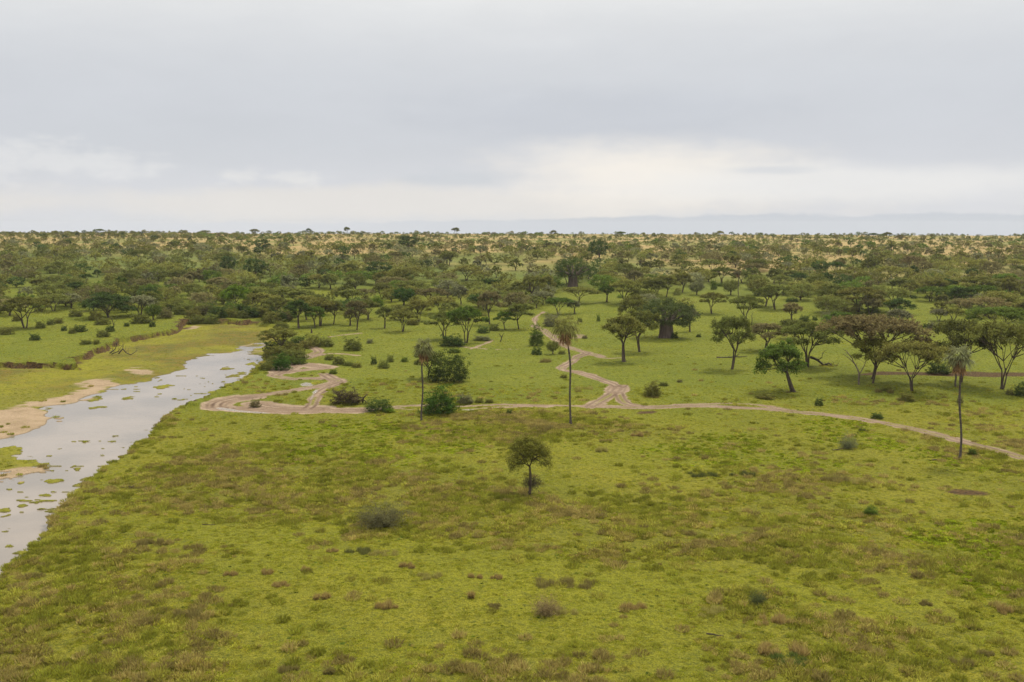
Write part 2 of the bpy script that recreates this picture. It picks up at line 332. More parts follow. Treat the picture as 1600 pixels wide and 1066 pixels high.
mat_land, t = new_mat('land')
pos = node(t, 'ShaderNodeNewGeometry').outputs['Position']
a = {k: attr(t, 'm_' + k).outputs['Fac'] for k in ('track', 'rut', 'sand', 'earth', 'marsh', 'bright', 'rough', 'tan', 'puddle', 'lawn', 'orange', 'slope', 'mead')}
nA = noise(t, pos, 0.035, 5, 0.55); nB = noise(t, pos, 0.25, 5, 0.6); nC = noise(t, pos, 1.6, 4, 0.6); nD = noise(t, pos, 0.009, 4, 0.6); nE = noise(t, pos, 6.0, 3, 0.6)
nF = noise(t, pos, 0.7, 4, 0.65)
grass = mix(t, mapr(t, nA, 0.35, 0.65), (0.132, 0.135, 0.012), (0.182, 0.166, 0.018))
grass = mix(t, mapr(t, nB, 0.42, 0.70, 0, 0.5), grass, (0.100, 0.115, 0.013))
grass = mix(t, M(t, 'MULTIPLY', a['lawn'], 0.6), grass, (0.165, 0.168, 0.013))
grass = mix(t, M(t, 'MULTIPLY', a['rough'], mapr(t, nF, 0.35, 0.60, 0.15, 0.8)), grass, (0.110, 0.102, 0.020))
grass = mix(t, M(t, 'MULTIPLY', a['bright'], mapr(t, nB, 0.3, 0.6, 0.2, 0.6)), grass, (0.140, 0.165, 0.010))
grass = mix(t, mapr(t, nF, 0.50, 0.66, 0, 0.5), grass, (0.072, 0.078, 0.012))
grass = mix(t, mapr(t, nC, 0.48, 0.64, 0, 0.65), grass, (0.062, 0.070, 0.012))
grass = mix(t, mapr(t, nE, 0.50, 0.66, 0, 0.6), grass, (0.240, 0.225, 0.036))
grass = mix(t, mapr(t, nE, 0.50, 0.36, 0, 0.65), grass, (0.048, 0.058, 0.010))
slopec = mix(t, mapr(t, nB, 0.35, 0.65), (0.130, 0.135, 0.036), (0.092, 0.105, 0.024))
grass = mix(t, a['slope'], grass, slopec)
tanc = mix(t, mapr(t, nB, 0.35, 0.65), (0.35, 0.262, 0.105), (0.27, 0.208, 0.082))
tanc = mix(t, mapr(t, nA, 0.5, 0.7, 0, 0.7), tanc, (0.20, 0.165, 0.06))
grass = mix(t, a['tan'], grass, tanc)
marsh = mix(t, mapr(t, nA, 0.40, 0.62), (0.215, 0.205, 0.014), (0.170, 0.160, 0.018))
orange = mix(t, mapr(t, nB, 0.35, 0.62), (0.165, 0.115, 0.018), (0.105, 0.100, 0.018))
marsh = mix(t, M(t, 'MULTIPLY', a['orange'], mapr(t, nA, 0.36, 0.6, 0.25, 1.0)), marsh, orange)
marsh = mix(t, mapr(t, nF, 0.46, 0.66, 0, 0.55), marsh, (0.095, 0.105, 0.018))
marsh = mix(t, mapr(t, nC, 0.50, 0.70, 0, 0.45), marsh, (0.200, 0.155, 0.045))
gm = mix(t, a['mead'], (1.10, 1.08, 0.78), (0.93, 1.04, 0.78))
grass = node(t, 'ShaderNodeVectorMath', {0: grass, 1: mix(t, a['tan'], gm, (1.0, 0.95, 0.95))}, operation='MULTIPLY').outputs[0]
col = mix(t, a['marsh'], grass, marsh)
pz = node(t, 'ShaderNodeSeparateXYZ', {0: pos}).outputs[2]
sandc = mix(t, mapr(t, nB, 0.35, 0.7), (0.35, 0.255, 0.160), (0.27, 0.195, 0.115))
sandc = mix(t, mapr(t, nC, 0.58, 0.72, 0, 0.7), sandc, (0.20, 0.20, 0.06))
col = mix(t, a['sand'], col, sandc)
earthc = mix(t, mapr(t, nC, 0.35, 0.65), (0.110, 0.066, 0.024), (0.038, 0.022, 0.010))
col = mix(t, mapr(t, pz, WZ + 0.14, WZ + 0.01, 0.0, 0.65), col, (0.115, 0.092, 0.060))
col = mix(t, a['earth'], col, earthc)
trc = mix(t, mapr(t, nB, 0.35, 0.65), (0.235, 0.165, 0.105), (0.34, 0.255, 0.172))
trc = mix(t, mapr(t, nC, 0.5, 0.7, 0, 0.5), trc, (0.23, 0.155, 0.100))
trc = mix(t, M(t, 'MULTIPLY', a['rut'], mapr(t, nB, 0.3, 0.6, 0.65, 1.0)), trc, (0.130, 0.084, 0.056))
col = mix(t, a['track'], col, trc)
col = mix(t, a['puddle'], col, (0.30, 0.26, 0.22))
bmp = node(t, 'ShaderNodeBump', {'Height': M(t, 'ADD', M(t, 'ADD', nC, nF), M(t, 'MULTIPLY', nE, 0.35)), 'Strength': 0.9, 'Distance': 0.5})
bs = node(t, 'ShaderNodeBsdfPrincipled', {'Base Color': col, 'Roughness': mapr(t, a['puddle'], 0.0, 1.0, 0.95, 0.08), 'Specular IOR Level': mapr(t, a['puddle'], 0, 1, 0.1, 0.6), 'Normal': bmp.outputs[0]})
node(t, 'ShaderNodeOutputMaterial', {0: bs.outputs[0]})

mat_water, t = new_mat('muddy_water')
pos = node(t, 'ShaderNodeNewGeometry').outputs['Position']
wA = noise(t, pos, 0.05, 4, 0.5); wB = noise(t, pos, 1.2, 3, 0.5)
bmp = node(t, 'ShaderNodeBump', {'Height': M(t, 'ADD', wB, M(t, 'MULTIPLY', wA, 2.0)), 'Strength': 0.16, 'Distance': 0.2})
bs = node(t, 'ShaderNodeBsdfPrincipled', {'Base Color': mix(t, mapr(t, wA, 0.35, 0.65), (0.235, 0.195, 0.155), (0.170, 0.145, 0.118)), 'Roughness': 0.12, 'IOR': 1.33, 'Specular IOR Level': 0.7, 'Normal': bmp.outputs[0]})
node(t, 'ShaderNodeOutputMaterial', {0: bs.outputs[0]})

def leaf_mat(name, src, base=None, transl=0.38, var=0.5):
    m, t = new_mat(name)
    if src == 'object': c = node(t, 'ShaderNodeObjectInfo').outputs['Color']
    elif src == 'instancer': c = attr(t, 'tint', 'INSTANCER').outputs['Color']
    else:
        rgb = node(t, 'ShaderNodeRGB'); rgb.outputs[0].default_value = base + (1,); c = rgb.outputs[0]
    v = attr(t, 'lv').outputs['Fac']
    hs = node(t, 'ShaderNodeHueSaturation', {'Hue': mapr(t, v, 0, 1, 0.485, 0.515, False), 'Value': mapr(t, v, 0, 1, 1 - var, 1 + var, False), 'Color': c}).outputs[0]
    d = node(t, 'ShaderNodeBsdfDiffuse', {0: hs})
    tr_ = node(t, 'ShaderNodeBsdfTranslucent', {0: hs})
    s = node(t, 'ShaderNodeMixShader', {0: transl, 1: d.outputs[0], 2: tr_.outputs[0]})
    node(t, 'ShaderNodeOutputMaterial', {0: s.outputs[0]})
    return m
mat_leaf = leaf_mat('acacia_leaves', 'object')
mat_leaf_i = leaf_mat('distant_leaves', 'instancer')
mat_grass_i = leaf_mat('grass_blades', 'instancer', var=0.30, transl=0.5)
mat_tussock = leaf_mat('tussock_blades', 'object', var=0.35, transl=0.5)
def bark_mat(name, c1, c2, scale=2.5, stretch=0.25):
    m, t = new_mat(name)
    p = node(t, 'ShaderNodeTexCoord').outputs['Object']
    p = node(t, 'ShaderNodeMapping', {0: p, 3: (1, 1, stretch)}).outputs[0]
    n1 = noise(t, p, scale, 5, 0.65)
    bmp = node(t, 'ShaderNodeBump', {'Height': n1, 'Strength': 0.6, 'Distance': 0.12})
    bs = node(t, 'ShaderNodeBsdfPrincipled', {'Base Color': mix(t, mapr(t, n1, 0.35, 0.65), c1, c2), 'Roughness': 0.9, 'Specular IOR Level': 0.15, 'Normal': bmp.outputs[0]})
    node(t, 'ShaderNodeOutputMaterial', {0: bs.outputs[0]})
    return m
mat_bark = bark_mat('dark_bark', (0.050, 0.036, 0.026), (0.115, 0.085, 0.060))
mat_bark_pale = bark_mat('pale_bark', (0.12, 0.09, 0.065), (0.24, 0.19, 0.14))
mat_baobab = bark_mat('baobab_bark', (0.070, 0.048, 0.036), (0.155, 0.115, 0.090), 1.2, 0.12)
mat_palm = bark_mat('palm_bark', (0.055, 0.045, 0.038), (0.125, 0.100, 0.080), 2.0, 2.5)
mat_dead = bark_mat('dead_wood', (0.040, 0.030, 0.024), (0.10, 0.075, 0.055))

# ------------------------------------------------------------------ mesh helpers
def mesh_np(name, V, F, mats, mi=None, smooth=False, lv=None):
    V = np.asarray(V, np.float32); me = bpy.data.meshes.new(name)
    me.vertices.add(len(V)); me.vertices.foreach_set('co', V.ravel())
    if isinstance(F, np.ndarray):
        k = F.shape[1]; n = len(F); loops = F.ravel(); starts = np.arange(n) * k
    else:
        lens = np.array([len(f) for f in F]); n = len(F); loops = np.concatenate([np.asarray(f) for f in F]); starts = np.concatenate([[0], np.cumsum(lens)[:-1]])
    me.loops.add(len(loops)); me.loops.foreach_set('vertex_index', loops.astype(np.int32))
    me.polygons.add(n); me.polygons.foreach_set('loop_start', starts.astype(np.int32))
    if mi is not None: me.polygons.foreach_set('material_index', np.asarray(mi, np.int32))
    me.polygons.foreach_set('use_smooth', np.full(n, smooth))
    for m in mats: me.materials.append(m)
    me.update(calc_edges=True)
    if lv is not None:
        at = me.attributes.new('lv', 'FLOAT', 'FACE'); at.data.foreach_set('value', np.asarray(lv, np.float32))
    return me
class MB:
    """collects tubes and leaf faces"""
    def __init__(s): s.v = []; s.f = []; s.mi = []; s.lv = []; s.n = 0
    def add(s, V, F, mi=0, lv=None):
        V = np.asarray(V, float); F = np.asarray(F, int)
        s.v.append(V); s.f += [tuple(r) for r in (F + s.n).tolist()]; s.n += len(V)
        s.mi += [mi] * len(F); s.lv += (list(lv) if lv is not None else [0.5] * len(F))
    def tube(s, P, R, k=6, mi=0, flute=0.0, cap=True):
        P = np.asarray(P, float); n = len(P); R = np.broadcast_to(np.asarray(R, float), (n,))
        T = np.gradient(P, axis=0); T /= np.linalg.norm(T, axis=1)[:, None] + 1e-9
        up = np.array([0.31, 0.95, 0.05]); rings = []
        for i in range(n):
            b = np.cross(T[i], up); b /= np.linalg.norm(b) + 1e-9; c = np.cross(b, T[i])
            a_ = np.arange(k) / k * 2 * math.pi
            r = R[i] * (1 + flute * np.cos(a_ * 5 + 1.0) * (1 - i / n))
            rings.append(P[i] + r[:, None] * (np.cos(a_)[:, None] * b + np.sin(a_)[:, None] * c))
        V = np.concatenate(rings + [P[-1:]])
        F = [(i * k + j, i * k + (j + 1) % k, (i + 1) * k + (j + 1) % k, (i + 1) * k + j) for i in range(n - 1) for j in range(k)]
        s.add(V, F, mi)
        if cap:
            base = s.n - len(V)
            for j in range(k): s.f.append((base + (n - 1) * k + j, base + (n - 1) * k + (j + 1) % k, base + n * k)); s.mi.append(mi); s.lv.append(0.5)
    def leaves(s, C, size, r, flat=0.5, mi=0, asp=0.7, lv0=None):
        n = len(C)
        nrm = r.normal(size=(n, 3)); nrm[:, 2] = np.abs(nrm[:, 2]) + flat; nrm /= np.linalg.norm(nrm, axis=1)[:, None]
        h = r.normal(size=(n, 3)); b = np.cross(nrm, h); b /= np.linalg.norm(b, axis=1)[:, None]; c = np.cross(nrm, b)
        sz = size * r.uniform(0.6, 1.35, n)[:, None]
        V = np.stack([C - b * sz, C - c * sz * asp, C + b * sz, C + c * sz * asp], 1).reshape(-1, 3)
        F = np.arange(n * 4).reshape(n, 4)
        s.add(V, F, mi, r.uniform(0, 1, n) if lv0 is None else np.clip(lv0 + r.normal(0, 0.2, n), 0, 1))
    def build(s, name, mats, smooth=False):
        return mesh_np(name, np.concatenate(s.v), s.f, mats, s.mi, smooth, s.lv)
def curve(p0, p1, bend, n=6):
    p0 = np.array(p0, float); p1 = np.array(p1, float); t = np.linspace(0, 1, n)[:, None]
    m = (p0 + p1) / 2 + np.array(bend, float)
    return (1 - t) ** 2 * p0 + 2 * t * (1 - t) * m + t ** 2 * p1
def link(name, data, parent=None, loc=(0, 0, 0), rz=0.0, scale=None):
    o = bpy.data.objects.new(name, data); COL.objects.link(o)
    if parent: o.parent = parent
    o.location = loc; o.rotation_euler = (0, 0, rz)
    if scale is not None: o.scale = scale
    return o
def tag(o, label=None, cat=None, group=None, kind=None):
    for k, v in (('label', label), ('category', cat), ('group', group), ('kind', kind)):
        if v: o[k] = v
    return o

# ------------------------------------------------------------------ terrain sheet, split into its surfaces
rows = [25.0]
while rows[-1] < 8500:
    y = rows[-1]
    k = 0.030 if y < 80 else 0.0042 if y < 125 else 0.0027 if y < 330 else 0.0040 if y < 480 else 0.007 if y < 1700 else 0.05
    rows.append(y * (1 + k))
ys = np.array(rows)
us = np.concatenate([np.linspace(-1.6, -0.58, 60)[:-1], np.linspace(-0.58, 0.58, 1080), np.linspace(0.58, 1.6, 60)[1:]])
X = (ys[:, None] + 15) * us[None, :]; Y = np.repeat(ys[:, None], len(us), 1)
Zg, masks = land(X.ravel(), Y.ravel())
V = np.stack([X.ravel(), Y.ravel(), Zg], 1)
nr, nc = X.shape
ii = np.arange(nr * nc).reshape(nr, nc)
Fq = np.stack([ii[:-1, :-1], ii[:-1, 1:], ii[1:, 1:], ii[1:, :-1]], -1).reshape(-1, 4)
def fm(k): return masks[k][Fq].mean(1)
cls = np.zeros(len(Fq), int)
cls[fm('marsh') > 0.5] = 1; cls[fm('earth') > 0.5] = 2; cls[fm('sand') > 0.5] = 3; cls[fm('track') > 0.5] = 4
for k, (nm, lb) in enumerate([('ground', 'rolling green meadow and grassy slope with tan upland'), ('river_bed', 'low weedy green flood plain beside the muddy water'), ('bare_earth', 'bare dark earth of the cut river banks'),
                              ('sandbank', 'pale sand bank beside the shallow river'), ('dirt_track', 'winding brown dirt tracks across the meadow')]):
    fs = Fq[cls == k]
    used, inv = np.unique(fs, return_inverse=True)
    me = mesh_np(nm, V[used], inv.reshape(-1, 4), [mat_land], smooth=True)
    for mk, mv in masks.items():
        at = me.attributes.new('m_' + mk, 'FLOAT', 'POINT'); at.data.foreach_set('value', mv[used].astype(np.float32))
    o = link(nm, me); tag(o, lb, None, None, 'structure')
wp = poly([(-400, 1250), (-60, 990), (0, 930), (110, 840), (170, 770), (240, 715), (300, 660), (420, 612), (450, 560), (470, 520), (420, 503), (330, 500), (240, 520), (200, 545), (100, 600), (0, 620), (-500, 640), (-900, 800), (-900, 1250)], WZ)
me = mesh_np('river_water', np.column_stack([wp, np.full(len(wp), WZ)]), [tuple(range(len(wp)))], [mat_water])
tag(link('river_water', me), 'shallow grey muddy river reflecting the cloudy sky', None, None, 'structure')
def ground_z(x, y):
    z, m = land(np.atleast_1d(np.array(x, float)), np.atleast_1d(np.array(y, float)))
    return z, m

# ------------------------------------------------------------------ tree builders (10 m tall prototypes, scaled per tree)
def acacia(seed, asp, nleaf, leaf, fork=0.35, ntr=1, lean=0.0, dome=0.22, dense=1.0, simple=False, npad=18, low=0.3, drop=0.0, thin=1.0, pt=1.0):
    r = np.random.default_rng(seed); H = 10.0; R = asp * 10 / 2
    tb = MB(); cb = MB()
    ksides = 5 if simple else 7
    pads = []
    for i in range(npad):
        rr = math.sqrt((i + 0.4) / npad) * R * 0.80; a_ = i * 2.39996 + r.normal(0, 0.35)
        q = rr / R
        z = H * (0.91 - dome * q * q) + r.normal(0, 0.22)
        if i > npad * 0.55 and r.random() < low: z -= H * r.uniform(0.08, 0.2)
        pr = R * r.uniform(0.20, 0.36) * (1.0 - 0.25 * q)
        pads.append((rr * math.cos(a_) + lean * 0.8 * H, rr * math.sin(a_), z, pr, H * r.uniform(0.05, 0.095) * pt))
    trunks = []
    for k in range(ntr):
        a_ = r.uniform(0, 6.28); off = 0.0 if ntr == 1 else 0.35
        base = np.array([math.cos(a_) * off, math.sin(a_) * off, -0.3])
        top = np.array([math.cos(a_) * (off * 3 + r.uniform(0, .3)) + lean * H * 0.45, math.sin(a_) * (off * 3 + r.uniform(0, .3)), H * fork * r.uniform(0.85, 1.15)])
        R0 = (0.40 if ntr == 1 else 0.27) * thin
        P = curve(base, top, (r.normal(0, 0.25), r.normal(0, 0.25), 0), 7)
        tb.tube(P, np.linspace(R0 * 1.25, R0 * 0.7, 7) * np.r_[1.35, 1, 1, 1, 1, 1, 1], ksides, flute=0.12); trunks.append((top, a_))
    # limbs: group pads by direction
    nl = (4 if ntr == 1 else 5) if not simple else 4
    groups = {}
    for p in pads: groups.setdefault(int(((math.atan2(p[1], p[0] - lean * 8) + math.pi) / (2 * math.pi)) * nl + r.uniform(-0.2, 0.2)) % nl, []).append(p)
    for g, ps in groups.items():
        c = np.mean([p[:3] for p in ps], 0)
        top, _ = min(trunks, key=lambda tt: np.linalg.norm(tt[0][:2] - c[:2]))
        mid = top + (c - top) * 0.55; mid[2] = top[2] + (c[2] - top[2]) * 0.62
        P = curve(top - np.array([0, 0, 0.3]), mid, (r.normal(0, 0.25), r.normal(0, 0.25), -0.35), 6)
        tb.tube(P, np.linspace(0.20, 0.10, 6) * thin, ksides - 1)
        for p in ps:
            e = np.array(p[:3]) - np.array([0, 0, p[4] * 0.3])
            st = P[-1] if r.random() < 0.6 else P[-3]
            Q = curve(st, e, (r.normal(0, 0.3), r.normal(0, 0.3), -0.25), 5)
            tb.tube(Q, np.linspace(0.10, 0.03, 5), 4)
            if not simple:
                for _k in range(3):
                    aa = r.uniform(0, 6.28); w = e + np.array([math.cos(aa) * p[3] * 0.8, math.sin(aa) * p[3] * 0.8, r.uniform(0.0, p[4])])
                    tb.tube(curve(Q[3], w, (0, 0, -0.1), 3), np.linspace(0.05, 0.015, 3), 3)
    w = np.array([p[3] ** 2 for p in pads]); w = w / w.sum()
    for p, ww in zip(pads, w):
        n = int(nleaf * ww); nclu = max(4, int(n / (60 if not simple else 16)))
        aa = r.uniform(0, 6.28, nclu); rad = np.sqrt(r.uniform(0, 1, nclu)) * p[3] * 1.02
        cz = p[2] + p[4] * (0.9 - 1.0 * (rad / p[3]) ** 1.5) + r.normal(0, p[4] * 0.45, nclu)
        C = np.column_stack([p[0] + rad * np.cos(aa), p[1] + rad * np.sin(aa), cz])
        own = r.integers(0, nclu, n); sg = 0.36 * (R / 6.0) ** 0.5
        pts = C[own] + r.normal(0, 1, (n, 3)) * np.array([sg, sg, sg * 0.60])
        if drop > 0: pts[:, 2] -= np.abs(r.normal(0, drop, n)) * (rad[own] / p[3])
        clv = r.uniform(0.2, 0.8, nclu)
        cb.leaves(pts, leaf, r, 0.7, lv0=clv[own])
    return tb, cb
def dome(seed, asp, nleaf, leaf, trunk_h=0.0, trunk_r=0.25, lump=0.25, rag=0.12, gap=0.0, ground=0.06, nstem=6, airy=0.0, simple=False):
    """rounded shrub or broad-leaved tree: lumpy shell of leaf clumps on stems, 10 m tall"""
    r = np.random.default_rng(seed); H = 10.0; R = asp * 5
    tb = MB(); cb = MB(); z0 = H * max(trunk_h, ground)
    nclu = max(12, int(nleaf / (30 if not simple else 9)))
    lobes = [(r.uniform(0, 6.28), r.uniform(0.0, 1.0), r.uniform(0.75, 1.15)) for _ in range(9)]
    C = []
    while len(C) < nclu:
        d = r.normal(size=3); d /= np.linalg.norm(d)
        if trunk_h <= 0.02: d[2] = abs(d[2])
        rad = r.uniform(0.35, 1.0) ** (0.45)
        if airy: rad = r.uniform(0.15, 1.0)
        a_ = math.atan2(d[1], d[0]); s = 1.0
        for la, lz, ls in lobes:
            s += lump * (ls - 0.95) * math.exp(-((math.cos(a_ - la) - 1) ** 2) * 6 - (d[2] - lz) ** 2 * 4)
        s *= 1 + r.normal(0, rag)
        hz = (H - z0)
        if trunk_h > 0.02: p = (d[0] * rad * R * s, d[1] * rad * R * s, z0 + hz * 0.5 + d[2] * rad * hz * 0.5 * s)
        else: q_ = max(math.hypot(d[0], d[1]), 0.15) ** -0.42; p = (d[0] * q_ * rad * R * s, d[1] * q_ * rad * R * s, z0 + d[2] * rad * hz * s * 0.97)
        if p[2] < 0.1: continue
        C.append(p)
    C = np.array(C); own = r.integers(0, nclu, nleaf); sg = 0.45 * (R / 5) ** 0.5
    pts = C[own] + r.normal(0, 1, (nleaf, 3)) * np.array([sg, sg, sg * 0.7]); pts[:, 2] = np.maximum(pts[:, 2], 0.05)
    clv = r.uniform(0.2, 0.8, nclu)
    cb.leaves(pts, leaf, r, 0.4, lv0=clv[own])
    if trunk_h > 0.02:
        tb.tube(curve((0, 0, -0.3), (r.normal(0, .3), r.normal(0, .3), z0 + 1), (0.2, 0, 0), 6), np.linspace(trunk_r * 1.3, trunk_r * 0.8, 6), 7, flute=0.12)
    st = (0, 0, z0 * 0.9 if trunk_h > 0.02 else -0.1)
    sel = C[r.integers(0, nclu, nstem)]
    for e in sel: tb.tube(curve(st, e, (r.normal(0, .3), r.normal(0, .3), -0.3), 5), np.linspace(trunk_r * 0.5, 0.03, 5), 4)
    return tb, cb

PROTO = {}
def proto(key, tb_cb, bark):
    tb, cb = tb_cb
    PROTO[key] = (tb.build(key + '_trunk', [bark], True), cb.build(key + '_crown', [mat_leaf]))
# detailed acacias by aspect (crown width / height)
proto('a10', acacia(1, 1.05, 9000, 0.17, 0.42, 1, 0.0, 0.32, npad=18, low=0.5, drop=0.35), mat_bark)
proto('a13', acacia(2, 1.35, 11000, 0.18, 0.38, 2, 0.0, 0.28, npad=22, low=0.45, drop=0.22, thin=0.85, pt=0.8), mat_bark)
proto('a17', acacia(3, 1.70, 11500, 0.20, 0.34, 3, 0.0, 0.24, npad=26, low=0.4, drop=0.15, thin=0.8, pt=0.62), mat_bark)
proto('a21', acacia(4, 2.10, 11000, 0.22, 0.28, 3, 0.0, 0.24, npad=28, low=0.4, drop=0.12, thin=0.65, pt=0.55), mat_bark)
proto('aleanL', acacia(5, 1.15, 11000, 0.18, 0.45, 1, -0.38, 0.42, npad=20, low=0.8, drop=0.6), mat_bark)
proto('adense', acacia(6, 1.9, 15000, 0.22, 0.26, 2, 0.0, 0.52, npad=32, low=0.6, drop=0.7), mat_bark)
proto('around', acacia(7, 0.85, 9000, 0.16, 0.36, 1, 0.06, 0.42, npad=20, low=0.6, drop=0.6), mat_bark)
proto('lone', acacia(48, 0.78, 16000, 0.10, 0.46, 1, 0.03, 0.42, npad=34, low=0.35, drop=0.50, thin=0.5), mat_bark)
for i, (k, asp, dm, ntr) in enumerate([('m11', 1.1, 0.42, 1), ('m14', 1.4, 0.36, 2), ('m18', 1.8, 0.34, 2), ('m23', 2.2, 0.34, 3), ('m12', 1.25, 0.55, 1), ('m16', 1.6, 0.52, 2)]):
    proto(k, acacia(20 + i, asp, 3600, 0.32, 0.26, ntr, 0.0, dm, simple=True, npad=20, low=0.6, drop=0.55), mat_bark)
for i, (k, asp) in enumerate([('d13', 1.3), ('d17', 1.7), ('d22', 2.2)]): proto(k, dome(90 + i, asp, 3800, 0.32, 0.16, 0.4, lump=0.35, rag=0.10, nstem=8), mat_bark)
# rounded trees and shrubs
proto('bush_d', dome(40, 1.5, 10000, 0.22, 0.0, 0.2, lump=0.55, rag=0.2), mat_bark)
proto('bush_r', dome(41, 1.1, 9000, 0.22, 0.0, 0.2, lump=0.6, rag=0.2), mat_bark)
proto('bush_a', dome(42, 1.9, 15000, 0.17, 0.0, 0.12, airy=1, rag=0.2, nstem=22), mat_bark)
proto('bush_t', dome(43, 1.2, 6000, 0.26, 0.0, 0.2, lump=0.45, rag=0.15), mat_bark)
proto('bush_m', dome(44, 1.7, 2600, 0.36, 0.0, 0.2, lump=0.4, rag=0.15, simple=True), mat_bark)
proto('bush_m2', dome(45, 1.3, 2600, 0.36, 0.0, 0.2, lump=0.5, rag=0.2, simple=True), mat_bark)
proto('round_t', dome(46, 1.35, 7000, 0.22, 0.24, 0.45, lump=0.4), mat_bark)
proto('round_m', dome(47, 1.35, 2600, 0.34, 0.20, 0.45, lump=0.4), mat_bark)
# low detail for the distant masses: trunk and crown in one mesh
def low(tb_cb, name):
    tb, cb = tb_cb; m = MB(); m.v = tb.v + cb.v; m.f = list(tb.f) + [tuple(i + tb.n for i in f) for f in cb.f]
    m.mi = [0] * len(tb.f) + [1] * len(cb.f); m.lv = tb.lv + cb.lv; m.n = tb.n + cb.n
    return m.build(name, [mat_bark, mat_leaf_i])
LOWT = [low(acacia(60 + i, asp, 900, 0.55, 0.24, 1, 0, 0.55, simple=True, npad=11, low=0.6, drop=0.9), 'distant_acacia') for i, asp in enumerate((1.2, 1.6))] + [low(dome(65 + i, asp, 800, 0.55, 0.14, 0.3, lump=0.3, rag=0.1, simple=True, nstem=4), 'distant_acacia') for i, asp in enumerate((1.3, 1.8))]
LOWB = [low(dome(70 + i, asp, 260, 0.7, th, 0.2, lump=0.4, rag=0.2, simple=True, nstem=3), 'distant_shrub') for i, (asp, th) in enumerate(((1.3, 0.0), (1.7, 0.0), (1.0, 0.12), (1.4, 0.15)))]

OLIVE = (0.180, 0.175, 0.042); GREEN = (0.105, 0.148, 0.026); DARK = (0.064, 0.094, 0.024); BROWN = (0.200, 0.165, 0.066); GREY = (0.175, 0.175, 0.085)
FRESH = (0.130, 0.200, 0.022); YOL = (0.200, 0.205, 0.036); DUSK = (0.170, 0.150, 0.060); MID = (0.145, 0.155, 0.038); DRY = (0.28, 0.21, 0.12)
TN = {OLIVE: 'olive green', GREEN: 'mid green', DARK: 'dark green', BROWN: 'reddish brown', GREY: 'grey green', FRESH: 'bright green', YOL: 'yellowish green', DUSK: 'dark brown', MID: 'dull green', DRY: 'straw brown'}

rr_ = random.Random(5)
LABELS = {}
def uniq(label):
    LABELS[label] = LABELS.get(label, 0) + 1
    return label
MARKS = [(895, 425, 'the far baobab'), (1040, 497, 'the large baobab'), (592, 420, 'the dark dome-shaped tree'), (631, 463, 'the dense round dark green tree'), (589, 470, 'the small bright green round tree'),
 (370, 462, 'the bright green spreading tree'), (171, 477, 'the dark spreading tree on the left bank'), (400, 420, 'the tall dark round tree above the river head'), (936, 390, 'the big dark tree on the tan slope'),
 (1154, 440, 'the small distant palm'), (885, 500, 'the crown of the middle palm'), (1490, 535, 'the crown of the rightmost palm'), (662, 528, 'the crown of the leftmost palm'), (1296, 475, 'the olive dome-shaped tree'),
 (1355, 530, 'the wide reddish brown acacia'), (411, 384, 'the dark thick-trunked tree below the left skyline'), (638, 380, 'the large dark round tree near the skyline'), (305, 510, 'the far bend of the river'), (715, 505, 'the forked acacia pair above the left palm'),
 (0, 440, 'the left edge of the wooded slope'), (1600, 440, 'the right edge of the wooded slope'), (1089, 450, 'the grey-green ball-shaped tree'), (1425, 412, 'the far reddish brown acacia'), (596, 800, 'the big twiggy bush'), (830, 700, 'the lone acacia'),
 (853, 943, 'the pinkish dry bush'), (430, 620, 'the muddy track loop'), (950, 625, 'the fork of the tracks'), (440, 562, 'the riverside thicket'), (1450, 586, 'the bare dark strip'), (1222, 1006, 'the large reddish brush mound'),
 (0, 1060, 'the lower left corner'), (1600, 1060, 'the lower right corner'), (40, 490, 'the leaning acacia on the left bank'), (1240, 575, 'the acacia leaning left'), (1145, 530, 'the pale-limbed acacia'), (700, 570, 'the dense dark bush'),
 (712, 360, 'the lone tree on the middle skyline'), (1125, 365, 'the thin tree on the right skyline'), (1386, 368, 'the tree pair on the right skyline'), (155, 362, 'the left skyline'), (1020, 606, 'the lone upright olive bush'), (860, 440, 'the woods behind the middle palm'),
 (767, 447, 'the dark flat-topped tree in the middle woods'), (500, 487, 'the wide olive acacia by the riverside wood'), (250, 540, 'the weedy flood plain'), (1310, 890, 'the smooth lawn on the right'), (1500, 768, 'the small bare soil patch'), (205, 762, 'the dead roots by the river')]
taken = set()
def where(px, py, head):
    """a label that tells this one apart by what stands next to it"""
    ms = sorted((math.hypot(px - a_, (py - b_) * 1.6), a_, b_, t_) for a_, b_, t_ in MARKS)
    for d, a_, b_, t_ in ms:
        dx, dy = px - a_, (py - b_) * 1.6
        far = 'just' if d < 22 else 'close' if d < 40 else 'a little way' if d < 62 else 'a short way' if d < 90 else 'some way' if d < 130 else 'well' if d < 190 else 'far'
        an = math.degrees(math.atan2(-dy, dx)) % 360
        dr = ['right of', 'up and right of', 'right above', 'straight above', 'left above', 'up and left of', 'left of', 'down and left of', 'left below', 'straight below', 'right below', 'down and right of'][int((an + 15) // 30) % 12]
        dr = {'right above': 'above and slightly right of', 'left above': 'above and slightly left of', 'left below': 'below and slightly left of', 'right below': 'below and slightly right of'}.get(dr, dr)
        k = '%s %s %s %s' % (head, far, dr, t_)
        if k not in taken and len(k.replace('-', ' ').split()) <= 16: taken.add(k); return k
    return head
